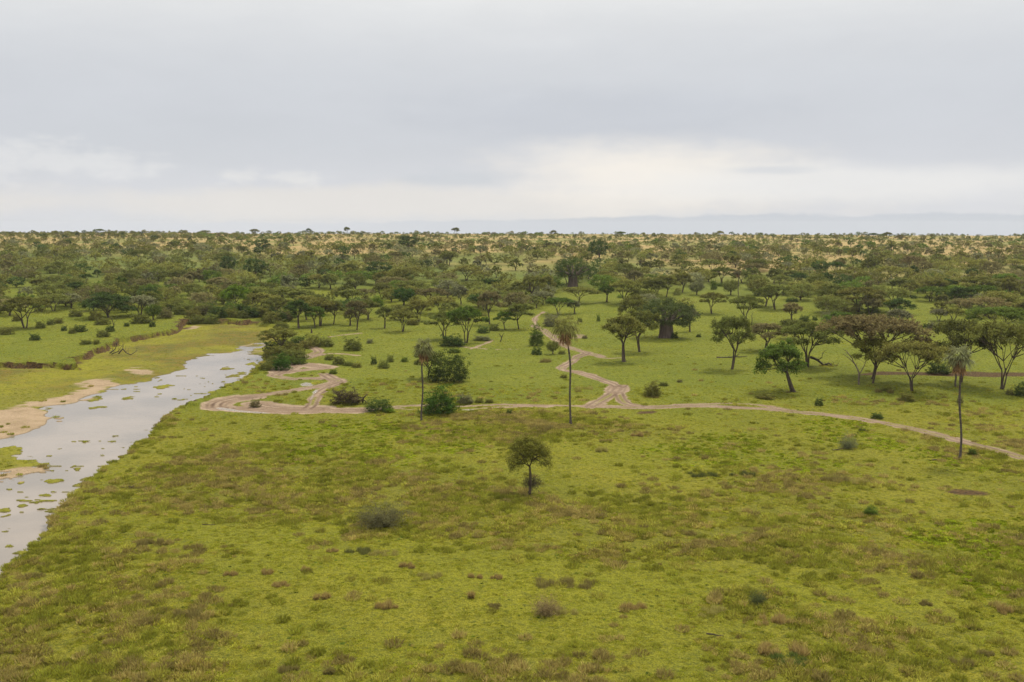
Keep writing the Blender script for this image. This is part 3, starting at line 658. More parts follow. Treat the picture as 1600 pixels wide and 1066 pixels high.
def place(kind, key, bx, by, top, width, tint, label=None, group=None, crown_off=0.0, rz=None, name=None, cat=None, jit=True):
    """stand a plant on the ground where photo pixel (bx, by) meets it; top row and crown width in photo pixels give its size"""
    x, y, z = gp(bx, by)
    z = float(ground_z(x, y)[0][0])
    mpp = y / (FPX * math.cos(PITCH)) * 1.01
    h = (by - top) * mpp; w = width * mpp
    tm, cm = PROTO[key]
    if key not in EXT:
        co = np.empty(len(cm.vertices) * 3, np.float32); cm.vertices.foreach_get('co', co); co = co.reshape(-1, 3)
        EXT[key] = (np.percentile(np.abs(co[:, 0] - np.median(co[:, 0])), 98.5) * 2, np.percentile(co[:, 2], 99.7))
    ew, eh = EXT[key]
    sz = h / eh; sx = w / ew
    if rz is None: rz = rr_.uniform(-0.5, 0.5) + (math.pi if rr_.random() < 0.5 else 0)
    root = link(name, None, None, (x, y, z), rz, (sx, sx, sz)); root.empty_display_size = 0.5
    t_ = link('stems' if kind == 'shrub' else 'trunk', tm, root); c_ = link('foliage' if kind == 'shrub' else 'crown', cm, root)
    j = (rr_.uniform(0.85, 1.18) if jit else 1.0)
    c_.color = (tint[0] * j, tint[1] * j * rr_.uniform(0.95, 1.05), tint[2] * j, 1)
    tag(root, uniq(label), cat, group)
    return root
EXT = {}

# ------------------------------------------------------------------ the trees one can tell apart: (proto, base x, base y, top y, crown width, tint, label)
T = 'umbrella_acacia'
G_AC = 'umbrella acacias scattered over the savanna'; G_SH = 'shrubs scattered over the savanna'; G_BL = 'broad-leaved trees on the savanna'
BIG = [
 ('aleanL', 1240, 612, 532, 78, GREEN, 'bright-topped acacia leaning left, alone in front of the right-hand grove', -0.0),
 ('a13', 1142, 577, 494, 66, MID, 'upright acacia with pale twisted limbs above a fallen log', None),
 ('a10', 975, 565, 490, 64, OLIVE, 'forked olive acacia beside the end of the track spur', None),
 ('a13', 1001, 550, 485, 60, MID, 'acacia just behind the forked one, left of the baobab', None),
 ('a21', 1361, 592, 494, 146, BROWN, 'wide reddish brown acacia with many stems in the right-hand grove', None),
 ('a13', 1362, 599, 527, 62, YOL, 'small yellow-green acacia in front of the reddish brown one', None),
 ('a21', 1427, 611, 534, 102, OLIVE, 'olive flat-topped acacia left of the right-hand palm', None),
 ('a13', 1499, 598, 500, 84, MID, 'tall dull green acacia directly behind the right-hand palm', None),
 ('a21', 1564, 608, 504, 104, OLIVE, 'tall acacia with a V-shaped trunk at the right edge of the photo', None),
 ('a17', 1262, 573, 503, 92, MID, 'grey-green acacia with a thick trunk and a fallen limb', None),
 ('a13', 1193, 549, 506, 64, DUSK, 'brownish acacia between the pale-limbed acacia and the grove', None),
 ('lone', 827, 770, 677, 70, YOL, 'small lone acacia with a dead twig bundle, nearest tree in the meadow', None),
 ('a17', 40, 513, 464, 72, OLIVE, 'olive acacia with leaning stems on the left bank', None),
 ('adense', 171, 496, 458, 76, DARK, 'dark green wide spreading tree on the left bank', None),
 ('adense', 370, 480, 445, 46, FRESH, 'bright green spreading tree above the far end of the river', None),
 ('a17', 438, 552, 513, 58, OLIVE, 'acacia rising behind the riverside thicket where the water narrows', None),
 ('a13', 668, 592, 550, 48, MID, 'sparse acacia half hidden by the dense dark bush behind the left palm', None),
 ('a17', 728, 536, 480, 58, GREEN, 'acacia with a forked dark trunk right of and behind the left palm', None),
 ('a17', 695, 530, 487, 54, MID, 'acacia leaning beside the forked one, above the left palm', None),
 ('a17', 629, 518, 483, 42, OLIVE, 'acacia with branching dark stems on the far side of the flat meadow', None),
 ('a10', 601, 513, 478, 28, MID, 'narrow acacia third left of the forked pair above the left palm', None),
 ('a13', 557, 516, 471, 38, DUSK, 'brown-crowned acacia on a pale leaning trunk at the meadow edge', None),
 ('around', 547, 508, 484, 24, OLIVE, 'small acacia just left of the pale-trunked one', None),
 ('a17', 500, 509, 466, 50, OLIVE, 'wide olive acacia at the edge of the riverside wood', None),
 ('a13', 493, 512, 479, 34, GREEN, 'slim acacia in front of the wide olive one by the riverside wood', None),
 ('a10', 467, 513, 468, 38, DARK, 'dark tall acacia with a thick trunk at the river bend', None),
 ('a13', 812, 515, 475, 46, MID, 'acacia beside the bend of the far track', None),
 ('a13', 790, 516, 488, 34, GREEN, 'small acacia with a thin bent stem left of the far track', None),
 ('a13', 766, 507, 456, 40, DUSK, 'bare-stemmed brown acacia between the forked pair and the far track', None),
 ('a21', 903, 473, 449, 56, OLIVE, 'flat-topped acacia standing behind the centre palm', None),
 ('a21', 873, 492, 466, 46, GREEN, 'low flat green acacia just above the crown of the centre palm', None),
 ('around', 898, 491, 470, 20, GREY, 'small grey-green acacia right behind the centre palm crown', None),
 ('a13', 834, 472, 431, 40, OLIVE, 'acacia on a straight trunk left of the far baobab', None),
 ('a13', 812, 468, 440, 34, MID, None, None), ('m12', 855, 459, 430, 28, OLIVE, None, None),
 ('a10', 1078, 518, 480, 28, GREY, 'slender acacia touching the right side of the large baobab', None),
 ('adense', 990, 500, 461, 46, OLIVE, 'olive acacia behind the left shoulder of the large baobab', None),
 ('a17', 1164, 504, 462, 54, MID, 'acacia on a single trunk with a bare snag to its right', None),
 ('a17', 1112, 490, 457, 42, OLIVE, 'acacia standing in open meadow right of the large baobab', None),
 ('a13', 1195, 478, 449, 40, MID, None, None), ('a13', 1023, 468, 437, 38, MID, None, None), ('a13', 1040, 464, 431, 40, OLIVE, None, None),
 ('a13', 1065, 457, 428, 34, OLIVE, None, None), ('a10', 948, 472, 444, 28, GREEN, None, None), ('a17', 975, 475, 438, 50, OLIVE, None, None),
 ('a17', 1128, 444, 418, 38, MID, None, None), ('a13', 1212, 483, 445, 46, MID, None, None),
 ('a10', 1237, 505, 472, 34, BROWN, 'thin brown acacia alone in the meadow above the fallen limb', None),
 ('adense', 1313, 508, 487, 54, GREEN, 'low flat dark green acacia left of the reddish brown one', None),
 ('a17', 1341, 487, 449, 72, OLIVE, None, None), ('m14', 1360, 491, 466, 36, DUSK, None, None), ('m18', 1392, 488, 469, 40, YOL, None, None), ('m12', 1402, 511, 483, 44, GREY, None, None),
 ('a17', 1463, 465, 435, 40, OLIVE, None, None), ('a17', 1524, 462, 432, 72, OLIVE, None, None), ('a13', 1501, 478, 449, 40, DARK, None, None), ('m12', 1472, 484, 460, 26, MID, None, None),
 ('a10', 1576, 475, 432, 32, OLIVE, None, None), ('m23', 1538, 494, 465, 70, BROWN, None, None), ('m14', 1467, 502, 483, 28, GREY, None, None), ('m14', 1490, 502, 481, 34, OLIVE, None, None),
 ('a21', 1565, 530, 481, 92, GREEN, 'wide bright-topped acacia behind the V-trunked one at the right edge', None),
 ('m12', 1605, 505, 470, 50, OLIVE, None, None),
 ('a13', 520, 506, 470, 40, MID, None, None), ('a13', 480, 500, 462, 44, OLIVE, None, None), ('a17', 430, 498, 464, 46, MID, None, None), ('a13', 402, 490, 458, 38, OLIVE, None, None), ('a17', 575, 500, 470, 42, MID, None, None), ('a17', 655, 502, 470, 44, OLIVE, None, None), ('m18', 1240, 530, 500, 56, MID, None, None),
 # middle distance, left to right
 ('m14', 120, 465, 441, 32, DARK, None, None), ('m12', 171, 453, 430, 14, OLIVE, None, None), ('m11', 190, 457, 441, 16, OLIVE, None, None), ('m12', 152, 433, 421, 14, DARK, None, None),
 ('m18', 135, 441, 428, 20, DARK, None, None), ('m12', 9, 482, 462, 22, MID, None, None), ('m12', 221, 480, 461, 20, MID, None, None), ('m12', 60, 452, 436, 26, OLIVE, None, None),
 ('m16', 90, 425, 408, 30, MID, None, None), ('m16', 470, 434, 413, 30, DUSK, None, None), ('m16', 510, 433, 414, 30, OLIVE, None, None), ('m12', 547, 432, 412, 26, MID, None, None),
 ('m18', 728, 438, 415, 48, OLIVE, None, None), ('m18', 752, 441, 424, 34, OLIVE, None, None), ('m23', 645, 438, 417, 34, OLIVE, None, None), ('m14', 619, 408, 394, 20, DUSK, None, None),
 ('m11', 452, 458, 430, 32, GREY, None, None), ('m14', 427, 450, 436, 22, MID, None, None), ('m18', 498, 450, 429, 40, OLIVE, None, None), ('m16', 540, 472, 445, 32, MID, None, None),
 ('m14', 597, 467, 442, 30, MID, None, None), ('m18', 675, 475, 450, 50, DUSK, None, None), ('m18', 686, 491, 463, 50, OLIVE, None, None), ('m11', 720, 476, 447, 26, GREY, None, None),
 ('adense', 767, 458, 436, 48, DARK, None, None), ('m14', 465, 470, 452, 34, MID, None, None), ('m18', 570, 470, 452, 34, DUSK, None, None), ('m16', 625, 500, 478, 34, MID, None, None),
 ('m14', 701, 415, 393, 28, MID, None, None), ('m16', 932, 443, 429, 16, MID, None, None), ('m14', 943, 443, 424, 24, OLIVE, None, None), ('m12', 991, 446, 422, 28, DUSK, None, None),
 ('m11', 1013, 425, 409, 22, MID, None, None), ('m23', 1065, 421, 407, 42, MID, None, None), ('m14', 1093, 437, 420, 30, OLIVE, None, None), ('m16', 1362, 429, 403, 34, MID, None, None),
 ('m14', 1310, 425, 406, 22, DUSK, None, None), ('m16', 1276, 428, 414, 24, DARK, None, None), ('m14', 1289, 450, 426, 24, DARK, None, None), ('m23', 1425, 425, 400, 36, BROWN, None, None),
 ('m23', 1396, 441, 417, 62, OLIVE, None, None), ('m18', 1247, 446, 427, 32, DARK, None, None), ('m14', 1255, 458, 440, 26, MID, None, None), ('m12', 1209, 443, 420, 24, MID, None, None),
 ('m18', 1345, 447, 425, 30, OLIVE, None, None), ('m18', 1293, 467, 451, 36, MID, None, None), ('m11', 1435, 447, 430, 16, DARK, None, None), ('m18', 1477, 438, 424, 42, OLIVE, None, None),
 ('m16', 1590, 429, 415, 30, MID, None, None), ('m18', 1550, 447, 428, 40, OLIVE, None, None), ('m16', 1160, 442, 424, 34, MID, None, None), ('m18', 1180, 430, 412, 34, DUSK, None, None),
 # trees breaking the skyline
 ('m14', 712, 367, 356, 13, MID, None, None), ('m18', 1125, 371, 361, 12, OLIVE, None, None), ('m14', 542, 366, 355, 10, MID, None, None), ('m18', 1364, 372, 364, 16, DARK, None, None),
 ('m14', 1387, 373, 363, 13, MID, None, None), ('m16', 1408, 375, 367, 20, DUSK, None, None), ('m14', 970, 370, 362, 14, GREEN, None, None), ('m16', 865, 370, 360, 12, MID, None, None),
 ('m14', 398, 364, 355, 14, OLIVE, None, None), ('m18', 320, 363, 356, 16, MID, None, None), ('m16', 284, 364, 357, 10, MID, None, None), ('m18', 155, 366, 358, 18, GREEN, None, None), ('m16', 482, 366, 357, 10, DARK, None, None),
]
n_acacia = 0
for key, bx, by, top, w, tint, lab, rz in BIG:
    near = key[0] == 'a'
    if lab is None:
        lab = where(bx, by - (by - top) / 2, TN[tint] + ' acacia')
    place('tree', key, bx, by, top, w, tint, lab, G_AC, rz=rz, name='umbrella_acacia', cat='acacia tree'); n_acacia += 1
ROUNDS = [
 ('round_t', 631, 477, 450, 36, (0.055, 0.100, 0.022), 'dense dark green round tree in the middle of the wooded slope'),
 ('bush_r', 589, 479, 461, 22, FRESH, 'small bright green round tree left of the dark round one'),
 ('round_m', 592, 432, 409, 42, DARK, 'broad dark green dome-shaped tree high on the wooded slope'),
 ('round_m', 597, 446, 424, 30, OLIVE, 'olive round tree just below the dark dome-shaped one'),
 ('round_m', 638, 391, 369, 30, DARK, 'large dark round tree near the skyline left of the middle'),
 ('round_m', 579, 411, 396, 26, MID, 'dull green round tree upslope of the dark dome-shaped one'),
 ('round_m', 411, 393, 374, 24, DARK, 'dark tree with a thick short trunk below the left skyline'),
 ('round_m', 400, 434, 405, 36, DARK, 'tall dark round tree on the slope straight above the river head'),
 ('round_m', 358, 429, 401, 26, DARK, 'dark round tree beside the tall one above the river head'),
 ('round_m', 936, 404, 376, 34, DARK, 'large dark round tree on the tan slope below the skyline'),
 ('round_t', 652, 489, 467, 30, OLIVE, 'olive round tree at the foot of the wooded slope'),
 ('round_t', 1089, 461, 440, 24, GREY, 'grey-green ball-shaped tree on the meadow edge right of the large baobab'),
 ('round_t', 1142, 461, 437, 26, MID, 'ball-shaped tree below the far slender palm'),
 ('round_t', 1296, 488, 461, 44, OLIVE, 'olive dome-shaped tree in the meadow right of the middle'),
 ('bush_a', 1300, 502, 481, 34, GREY, 'grey shrubby tree below the olive dome-shaped one'),
 ('round_t', 240, 500, 476, 26, GREEN, 'green round tree near the left river bank'),
 ('bush_r', 838, 540, 505, 22, GREEN, 'small upright green tree left of the curving track'),
 ('round_t', 864, 553, 532, 21, MID, 'small round tree on a short stem left of the centre palm'),
]
for key, bx, by, top, w, tint, lab in ROUNDS:
    place('tree', key, bx, by, top, w, tint, lab, G_BL, name='broadleaf_tree', cat='tree')
BUSH = [
 ('bush_d', 701, 597, 546, 66, (0.062, 0.085, 0.020), 'large dense dark bush behind and right of the left palm'),
 ('bush_r', 688, 646, 601, 53, (0.070, 0.125, 0.020), 'dense fresh green bush at the foot of the left palm'),
 ('bush_r', 440, 577, 551, 27, (0.062, 0.112, 0.020), 'bright dense bush at the water edge in the riverside thicket'),
 ('bush_t', 460, 561, 541, 44, MID, 'sprawling bush behind the bright one in the riverside thicket'),
 ('bush_t', 430, 560, 537, 40, OLIVE, 'olive bush under the riverside acacia'),
 ('bush_t', 470, 568, 558, 20, GREEN, 'low bush beside the muddy track by the river'),
 ('bush_t', 416, 578, 565, 24, MID, 'low bush nearest the water in the riverside thicket'),
 ('bush_t', 541, 630, 604, 48, (0.105, 0.085, 0.045), 'dark brown low spreading bush with a dead stub'),
 ('bush_d', 592, 642, 619, 44, DARK, 'low dark domed bush on the edge of the muddy track'),
 ('bush_t', 607, 644, 636, 20, FRESH, 'small bright green shrub at the right foot of the dark domed bush'),
 ('bush_t', 552, 548, 526, 30, MID, 'rounded bush in the meadow right of the river thicket'),
 ('bush_t', 508, 542, 525, 26, MID, 'bush right of the dead stub above the muddy track'),
 ('bush_t', 488, 541, 520, 25, OLIVE, 'bush beside the dead stub above the muddy track'),
 ('bush_t', 707, 541, 521, 38, DARK, 'dark bush below the forked acacia'),
 ('bush_t', 710, 551, 543, 22, GREEN, None), ('bush_t', 754, 532, 524, 28, GREY, None), ('bush_t', 755, 521, 509, 20, DARK, None), ('bush_t', 772, 517, 505, 17, MID, None),
 ('bush_t', 578, 537, 529, 11, GREY, None), ('bush_t', 530, 569, 554, 20, MID, None), ('bush_t', 515, 562, 552, 16, MID, None), ('bush_t', 584, 569, 555, 10, DARK, None), ('bush_t', 600, 575, 560, 19, MID, None),
 ('bush_t', 610, 565, 552, 12, MID, None), ('bush_t', 632, 565, 556, 12, GREEN, None), ('bush_t', 521, 584, 576, 13, GREEN, None), ('bush_t', 545, 571, 563, 18, MID, None), ('bush_t', 558, 574, 566, 16, OLIVE, None),
 ('bush_t', 399, 636, 622, 18, DUSK, 'small spiky shrub in the middle of the muddy loop'),
 ('bush_t', 726, 632, 614, 26, GREY, None), ('bush_t', 749, 631, 622, 14, OLIVE, None), ('bush_t', 764, 631, 624, 14, OLIVE, None),
 ('bush_t', 839, 554, 540, 17, DARK, None), ('bush_t', 878, 553, 546, 12, MID, None), ('bush_t', 861, 510, 488, 26, GREY, 'grey bush left of the centre palm crown'), ('bush_t', 906, 503, 495, 9, MID, None),
 ('bush_t', 935, 502, 490, 6, GREEN, None), ('bush_t', 1092, 527, 521, 8, DARK, None), ('bush_t', 1054, 529, 518, 12, DARK, 'dark shrub at the right foot of the large baobab'), ('bush_t', 914, 529, 523, 9, DUSK, None),
 ('bush_r', 1020, 619, 594, 27, OLIVE, 'upright olive bush alone in the meadow right of the track bend'), ('bush_t', 1037, 602, 595, 16, MID, None), ('bush_t', 1062, 597, 592, 10, DUSK, None),
 ('bush_t', 796, 649, 639, 10, DARK, None), ('bush_t', 881, 590, 584, 12, OLIVE, None),
 ('bush_a', 596, 821, 779, 82, (0.150, 0.140, 0.062), 'big grey-green twiggy bush in the near meadow'),
 ('bush_a', 853, 960, 925, 46, (0.31, 0.235, 0.11), 'pinkish brown dry bush in the near meadow right of the middle'),
 ('bush_a', 1184, 943, 916, 30, (0.12, 0.135, 0.05), 'dark green twiggy bush in front right of the near meadow'),
 ('bush_a', 1325, 700, 674, 30, GREY, 'thin grey-green shrub below the right-hand track'), ('bush_t', 1347, 673, 668, 12, MID, None),
 ('bush_t', 1416, 626, 610, 25, OLIVE, None), ('bush_t', 1280, 633, 620, 13, DARK, None), ('bush_t', 1196, 622, 614, 32, OLIVE, None), ('bush_t', 1370, 653, 643, 19, DARK, 'small dark bush just above the right-hand track'),
 ('bush_t', 1519, 710, 698, 14, GREEN, None), ('bush_d', 1599, 619, 594, 28, DARK, 'dark green bush cut by the right edge of the photo'), ('bush_t', 1578, 617, 607, 12, DUSK, None), ('bush_t', 1466, 584, 562, 36, DARK, 'dark bush under the olive acacia by the bare strip'),
 ('bush_t', 1460, 515, 501, 24, GREY, None), ('bush_t', 1447, 512, 504, 12, DARK, None), ('bush_t', 1257, 502, 491, 18, DARK, None), ('bush_t', 1273, 500, 492, 9, DARK, None),
 ('bush_t', 1115, 453, 436, 10, GREEN, None), ('bush_t', 1234, 472, 464, 12, DARK, None), ('bush_t', 1242, 472, 464, 9, DARK, None), ('bush_r', 1360, 803, 789, 22, GREEN, 'little leafy green bush in the near meadow below the right-hand track'),
 ('bush_t', 1500, 630, 617, 10, DUSK, None), ('bush_t', 1385, 611, 604, 20, OLIVE, None),
 ('bush_t', 220, 505, 487, 32, MID, None), ('bush_t', 55, 531, 519, 17, DARK, None), ('bush_t', 162, 526, 513, 22, MID, None), ('bush_t', 125, 518, 506, 22, DARK, None), ('bush_t', 113, 521, 510, 12, MID, None),
 ('bush_t', 100, 517, 508, 10, DARK, None), ('bush_t', 64, 513, 500, 16, MID, None), ('bush_t', 79, 508, 497, 13, MID, None), ('bush_t', 92, 505, 495, 15, OLIVE, None), ('bush_t', 135, 539, 530, 20, MID, None),
 ('bush_t', 151, 541, 532, 12, OLIVE, None), ('bush_t', 160, 507, 496, 26, MID, None), ('bush_t', 172, 518, 507, 15, DARK, None), ('bush_t', 10, 523, 509, 24, OLIVE, None), ('bush_t', 238, 511, 501, 11, DARK, None),
 ('bush_t', 198, 510, 503, 9, DARK, None), ('bush_t', 310, 502, 486, 32, MID, None), ('bush_t', 331, 503, 484, 24, MID, None), ('bush_t', 295, 488, 472, 20, GREEN, None), ('bush_t', 322, 489, 471, 32, DARK, None),
 ('bush_t', 360, 496, 479, 24, OLIVE, None), ('bush_t', 380, 497, 482, 22, MID, None), ('bush_t', 119, 494, 482, 22, MID, None), ('bush_t', 150, 500, 483, 22, OLIVE, None), ('bush_t', 404, 494, 476, 28, MID, None),
 ('bush_t', 425, 505, 484, 30, OLIVE, None), ('bush_t', 440, 512, 495, 26, MID, None), ('bush_t', 26, 502, 490, 14, OLIVE, None), ('bush_t', 645, 508, 497, 20, OLIVE, None),
]
_r = random.Random(12)
for _x in range(248, 456, 9):
    _y = 492 + _r.uniform(-6, 8) + (_x - 350) * 0.03; _h = _r.uniform(12, 22); BUSH.append(('bush_t', _x + _r.uniform(-4, 4), _y, _y - _h, _h * _r.uniform(1.2, 1.8), _r.choice([MID, OLIVE, DARK, GREEN, DUSK]), None))
for _a in ((446, 548, 526, 34, MID), (424, 549, 530, 26, DARK), (462, 553, 534, 30, OLIVE), (452, 569, 552, 26, GREEN), (428, 570, 554, 26, MID), (478, 545, 531, 24, OLIVE), (466, 541, 524, 26, DARK)): BUSH.append(('bush_t',) + _a + (None,))
n_shrub = 0
for key, bx, by, top, w, tint, lab in BUSH:
    if lab is None: lab = where(bx, by - (by - top) / 2, '%s %s' % (TN.get(tint, 'green'), 'shrublet' if w < 16 else 'shrub'))
    place('shrub', key, bx, by, top, w, tint, lab, G_SH, name='shrub', cat='shrub'); n_shrub += 1

# ------------------------------------------------------------------ baobabs
def baobab(seed, nleaf, W, H, tr):
    r = np.random.default_rng(seed); tb = MB(); cb = MB()
    P = np.array([(0, 0, -0.4), (0, 0, 0.4), (0.05, 0, 1.5), (0, 0, 3), (-0.05, 0, 4.4), (0, 0, 5.4)]) * (H / 15)
    P[:, 2] = np.array([-0.4, 0.4, 0.12 * H, 0.22 * H, 0.32 * H, 0.40 * H]); k = 28
    rad = tr * np.array([1.22, 1.10, 1.0, 0.96, 0.98, 0.70])
    rings = []
    fl = 1 + 0.07 * np.cos(np.arange(k) / k * 2 * math.pi * 7 + 0.5) + 0.04 * r.normal(size=k)
    for i in range(6):
        a_ = np.arange(k) / k * 2 * math.pi
        f_ = 1 + (fl - 1) * (1.5 if i < 4 else 0.8)
        rings.append(np.column_stack([P[i, 0] + rad[i] * f_ * np.cos(a_), P[i, 1] + rad[i] * f_ * np.sin(a_), np.full(k, P[i, 2])]))
    Vv = np.concatenate(rings + [P[-1:] + [0, 0, 0.3]])
    tb.add(Vv, [(i * k + j, i * k + (j + 1) % k, (i + 1) * k + (j + 1) % k, (i + 1) * k + j) for i in range(5) for j in range(k)])
    b0 = tb.n - len(Vv)
    for j in range(k): tb.f.append((b0 + 5 * k + j, b0 + 5 * k + (j + 1) % k, b0 + 6 * k)); tb.mi.append(0); tb.lv.append(0.5)
    tips = []
    for i in range(11):
        a_ = i / 11 * 6.283 + r.normal(0, 0.15); el_ = r.uniform(0.15, 1.2)
        st = np.array([math.cos(a_) * tr * 0.55, math.sin(a_) * tr * 0.55, H * 0.36])
        e = np.array([math.cos(a_) * math.cos(el_) * W * 0.36, math.sin(a_) * math.cos(el_) * W * 0.36, H * (0.45 + 0.32 * math.sin(el_))])
        Q = curve(st, e, (0, 0, -0.2), 7); tb.tube(Q, np.linspace(tr * 0.34, tr * 0.10, 7), 7)
        for j in range(5):
            d = np.array([math.cos(a_ + r.normal(0, .6)), math.sin(a_ + r.normal(0, .6)), r.uniform(-0.1, 0.7)]); d /= np.linalg.norm(d)
            e2 = e + d * W * r.uniform(0.08, 0.15); e2[2] = min(e2[2], H * 0.95)
            tb.tube(curve(Q[4], e2, (0, 0, 0.1), 5), np.linspace(tr * 0.12, 0.04, 5), 5); tips.append(e2)
    nclu = 400; C = []
    while len(C) < nclu:
        d = r.normal(size=3); d /= np.linalg.norm(d); q = r.uniform(0.3, 1) ** 0.45
        p = np.array([d[0] * W * 0.5 * q, d[1] * W * 0.5 * q, H * 0.60 + d[2] * q * H * 0.40])
        rr = math.hypot(p[0], p[1]) / (W / 2)
        if p[2] < H * (0.27 + 0.12 * (1 - rr)) or (rr < 0.35 and p[2] < H * 0.42): continue
        sc = 1 + 0.16 * math.sin(3 * math.atan2(d[1], d[0]) + seed) * abs(d[0]) + r.normal(0, 0.05)
        C.append(p * [sc, sc, 1])
    C = np.array(C + tips); own = r.integers(0, len(C), nleaf)
    pts = C[own] + r.normal(0, 1, (nleaf, 3)) * [0.55, 0.55, 0.38]
    clv = r.uniform(0.15, 0.85, len(C)); cb.leaves(pts, 0.22, r, 0.5, lv0=clv[own])
    return tb, cb
def put_baobab(px, py, top, w, trw, tint, label, seed, nleaf):
    x, y, z = gp(px, py); z = float(ground_z(x, y)[0][0]); mpp = y / FPX
    tb, cb = baobab(seed, nleaf, w * mpp, (py - top) * mpp, trw * mpp / 2)
    root = link('baobab_tree', None, None, (x, y, z)); tag(root, label, 'baobab', 'baobabs')
    link('trunk', tb.build('baobab_trunk', [mat_baobab], True), root)
    c = link('crown', cb.build('baobab_crown', [mat_leaf]), root); c.color = tint + (1,)
put_baobab(1040, 528, 465, 94, 20, (0.085, 0.105, 0.034), 'large baobab with a thick fluted trunk in the open meadow', 3, 17000)
put_baobab(895, 448, 401, 66, 14, (0.078, 0.110, 0.028), 'far baobab with a rounded green crown on the slope behind the centre palm', 8, 11000)

# ------------------------------------------------------------------ palms
def palm(px, py, tpx, tpy, cx_w, top, label, seed, bend, skirt, drop, tint, nfr=28, thick=0.22):
    r = np.random.default_rng(seed)
    x, y, z = gp(px, py); z = float(ground_z(x, y)[0][0]); mpp = y / FPX
    H = (py - tpy) * mpp * 0.995; dx = (tpx - px) * mpp; R = cx_w * mpp / 2 * 1.15
    root = link('palm_tree', None, None, (x, y, z)); tag(root, label, 'palm', 'tall palms with bare trunks')
    tb = MB(); t_ = np.linspace(0, 1, 22)
    P = np.column_stack([dx * t_ ** 1.1 + bend * mpp * np.sin(t_ * math.pi) + 0.16 * np.sin(t_ * 9 + seed * 2), 0.3 * np.sin(t_ * 3) + 0 * t_, H * t_ - 0.3 * (1 - t_)])
    rad = thick * (1.0 - 0.30 * t_) * (1 + 0.9 * np.exp(-t_ * 26)) * (1 + 0.18 * np.exp(-((t_ - 0.62) / 0.13) ** 2)) * (1 + 0.03 * r.normal(size=22))
    tb.tube(P, rad, 9); link('trunk', tb.build('palm_trunk', [mat_palm], True), root)
    topp = P[-1]; ch = (tpy - top) * mpp
    def fan(mb, o, d, L, pet, blade, droop, n=13, lv=0.5):
        d = d / np.linalg.norm(d); side = np.cross(d, [0, 0, 1.0]); side /= np.linalg.norm(side) + 1e-9; up_ = np.cross(side, d)
        tip = o + d * pet
        mb.tube(curve(o, tip, (0, 0, -0.05), 3), [0.035, 0.03, 0.025], 3)
        for k in range(n):
            a_ = (k / (n - 1) - 0.5) * 3.6
            q = d * math.cos(a_) + side * math.sin(a_); q = q + up_ * 0.12 * (1 if k % 2 else -1)
            l = blade * (0.75 + 0.25 * math.cos(a_)) * r.uniform(0.85, 1.1)
            m1 = tip + q * l * 0.6 + np.array([0, 0, -droop * l * 0.25]); e = tip + q * l + np.array([0, 0, -droop * l])
            w_ = np.cross(q, up_); w_ = w_ / (np.linalg.norm(w_) + 1e-9) * 0.12
            mb.add([tip, m1 - w_, e, m1 + w_], [(0, 1, 2, 3)], 0, [np.clip(lv + r.normal(0, 0.2), 0, 1)])
    fb = MB(); blade = R * 0.66; pet = R * 0.58
    for i in range(nfr):
        a_ = i * 2.39996; e_ = 1.15 - 1.75 * (i / nfr) ** 0.75 + r.normal(0, 0.08)
        d = np.array([math.cos(a_) * math.cos(e_), math.sin(a_) * math.cos(e_), math.sin(e_) * min(1.0, ch / R * 1.1)])
        fan(fb, topp + [0, 0, 0.1], d, R, pet * r.uniform(0.7, 1.3), blade * r.uniform(0.8, 1.15), 0.35 + 0.55 * (i / nfr), lv=r.uniform(0.2, 0.8))
    c = link('crown', fb.build('palm_crown', [mat_leaf]), root); c.color = tint + (1,)
    db = MB()
    for i in range(skirt):
        a_ = i * 2.39996 + 0.5; s_ = i / max(1, skirt)
        d = np.array([math.cos(a_) * 0.6, math.sin(a_) * 0.6, -1.0 + 0.5 * r.random()])
        fan(db, topp + [0, 0, -0.1 - drop * mpp * 0.45 * s_], d, R, pet * 0.6, blade * r.uniform(0.6, 0.85) * min(1.0, drop * mpp / R), 0.5, n=9, lv=r.uniform(0.1, 0.9))
    c = link('dead_fronds', db.build('palm_dead_fronds', [mat_leaf]), root); c.color = (0.36, 0.215, 0.11, 1)
palm(890.5, 664, 883, 506, 40, 476, 'tall palm with a slightly bent trunk, the middle one of the three palms', 1, 3.5, 16, 34, (0.20, 0.195, 0.06))
palm(659.5, 658, 662.5, 540, 28, 513, 'tall palm beside the fresh green bush, leftmost of the three palms', 2, -1.0, 14, 26, (0.19, 0.19, 0.08), thick=0.19)
palm(1500, 717, 1490, 552, 38, 512, 'tall palm below the right-hand grove, rightmost and nearest of the three palms', 3, 2.5, 22, 30, (0.21, 0.215, 0.10), thick=0.21)
palm(1154, 466, 1152.5, 424, 12, 414, 'small distant palm standing in the woods right of the large baobab', 4, 0, 6, 10, (0.12, 0.10, 0.05), nfr=16, thick=0.22)
palm(1494, 604, 1491, 566, 14, 556, 'short palm half hidden behind the rightmost tall palm', 5, 0, 8, 12, (0.15, 0.11, 0.06), nfr=14, thick=0.24)

# ------------------------------------------------------------------ the air
hz = MB(); hb = [(-7000, -300), (7000, -300), (7000, 9800), (-7000, 9800)]
hv = [(a_, b_, -200) for a_, b_ in hb] + [(a_, b_, 75) for a_, b_ in hb]
hm = mesh_np('haze', hv, [(3, 2, 1, 0), (4, 5, 6, 7), (0, 1, 5, 4), (1, 2, 6, 5), (2, 3, 7, 6), (3, 0, 4, 7)], [])
mh, t = new_mat('haze'); vol = node(t, 'ShaderNodeVolumePrincipled', {'Color': (0.86, 0.89, 0.93, 1), 'Density': 0.00004, 'Anisotropy': 0.2}); node(t, 'ShaderNodeOutputMaterial', {1: vol.outputs[0]})
hm.materials.append(mh); tag(link('haze', hm), 'thin pale haze over the whole landscape', 'haze', None, 'stuff')

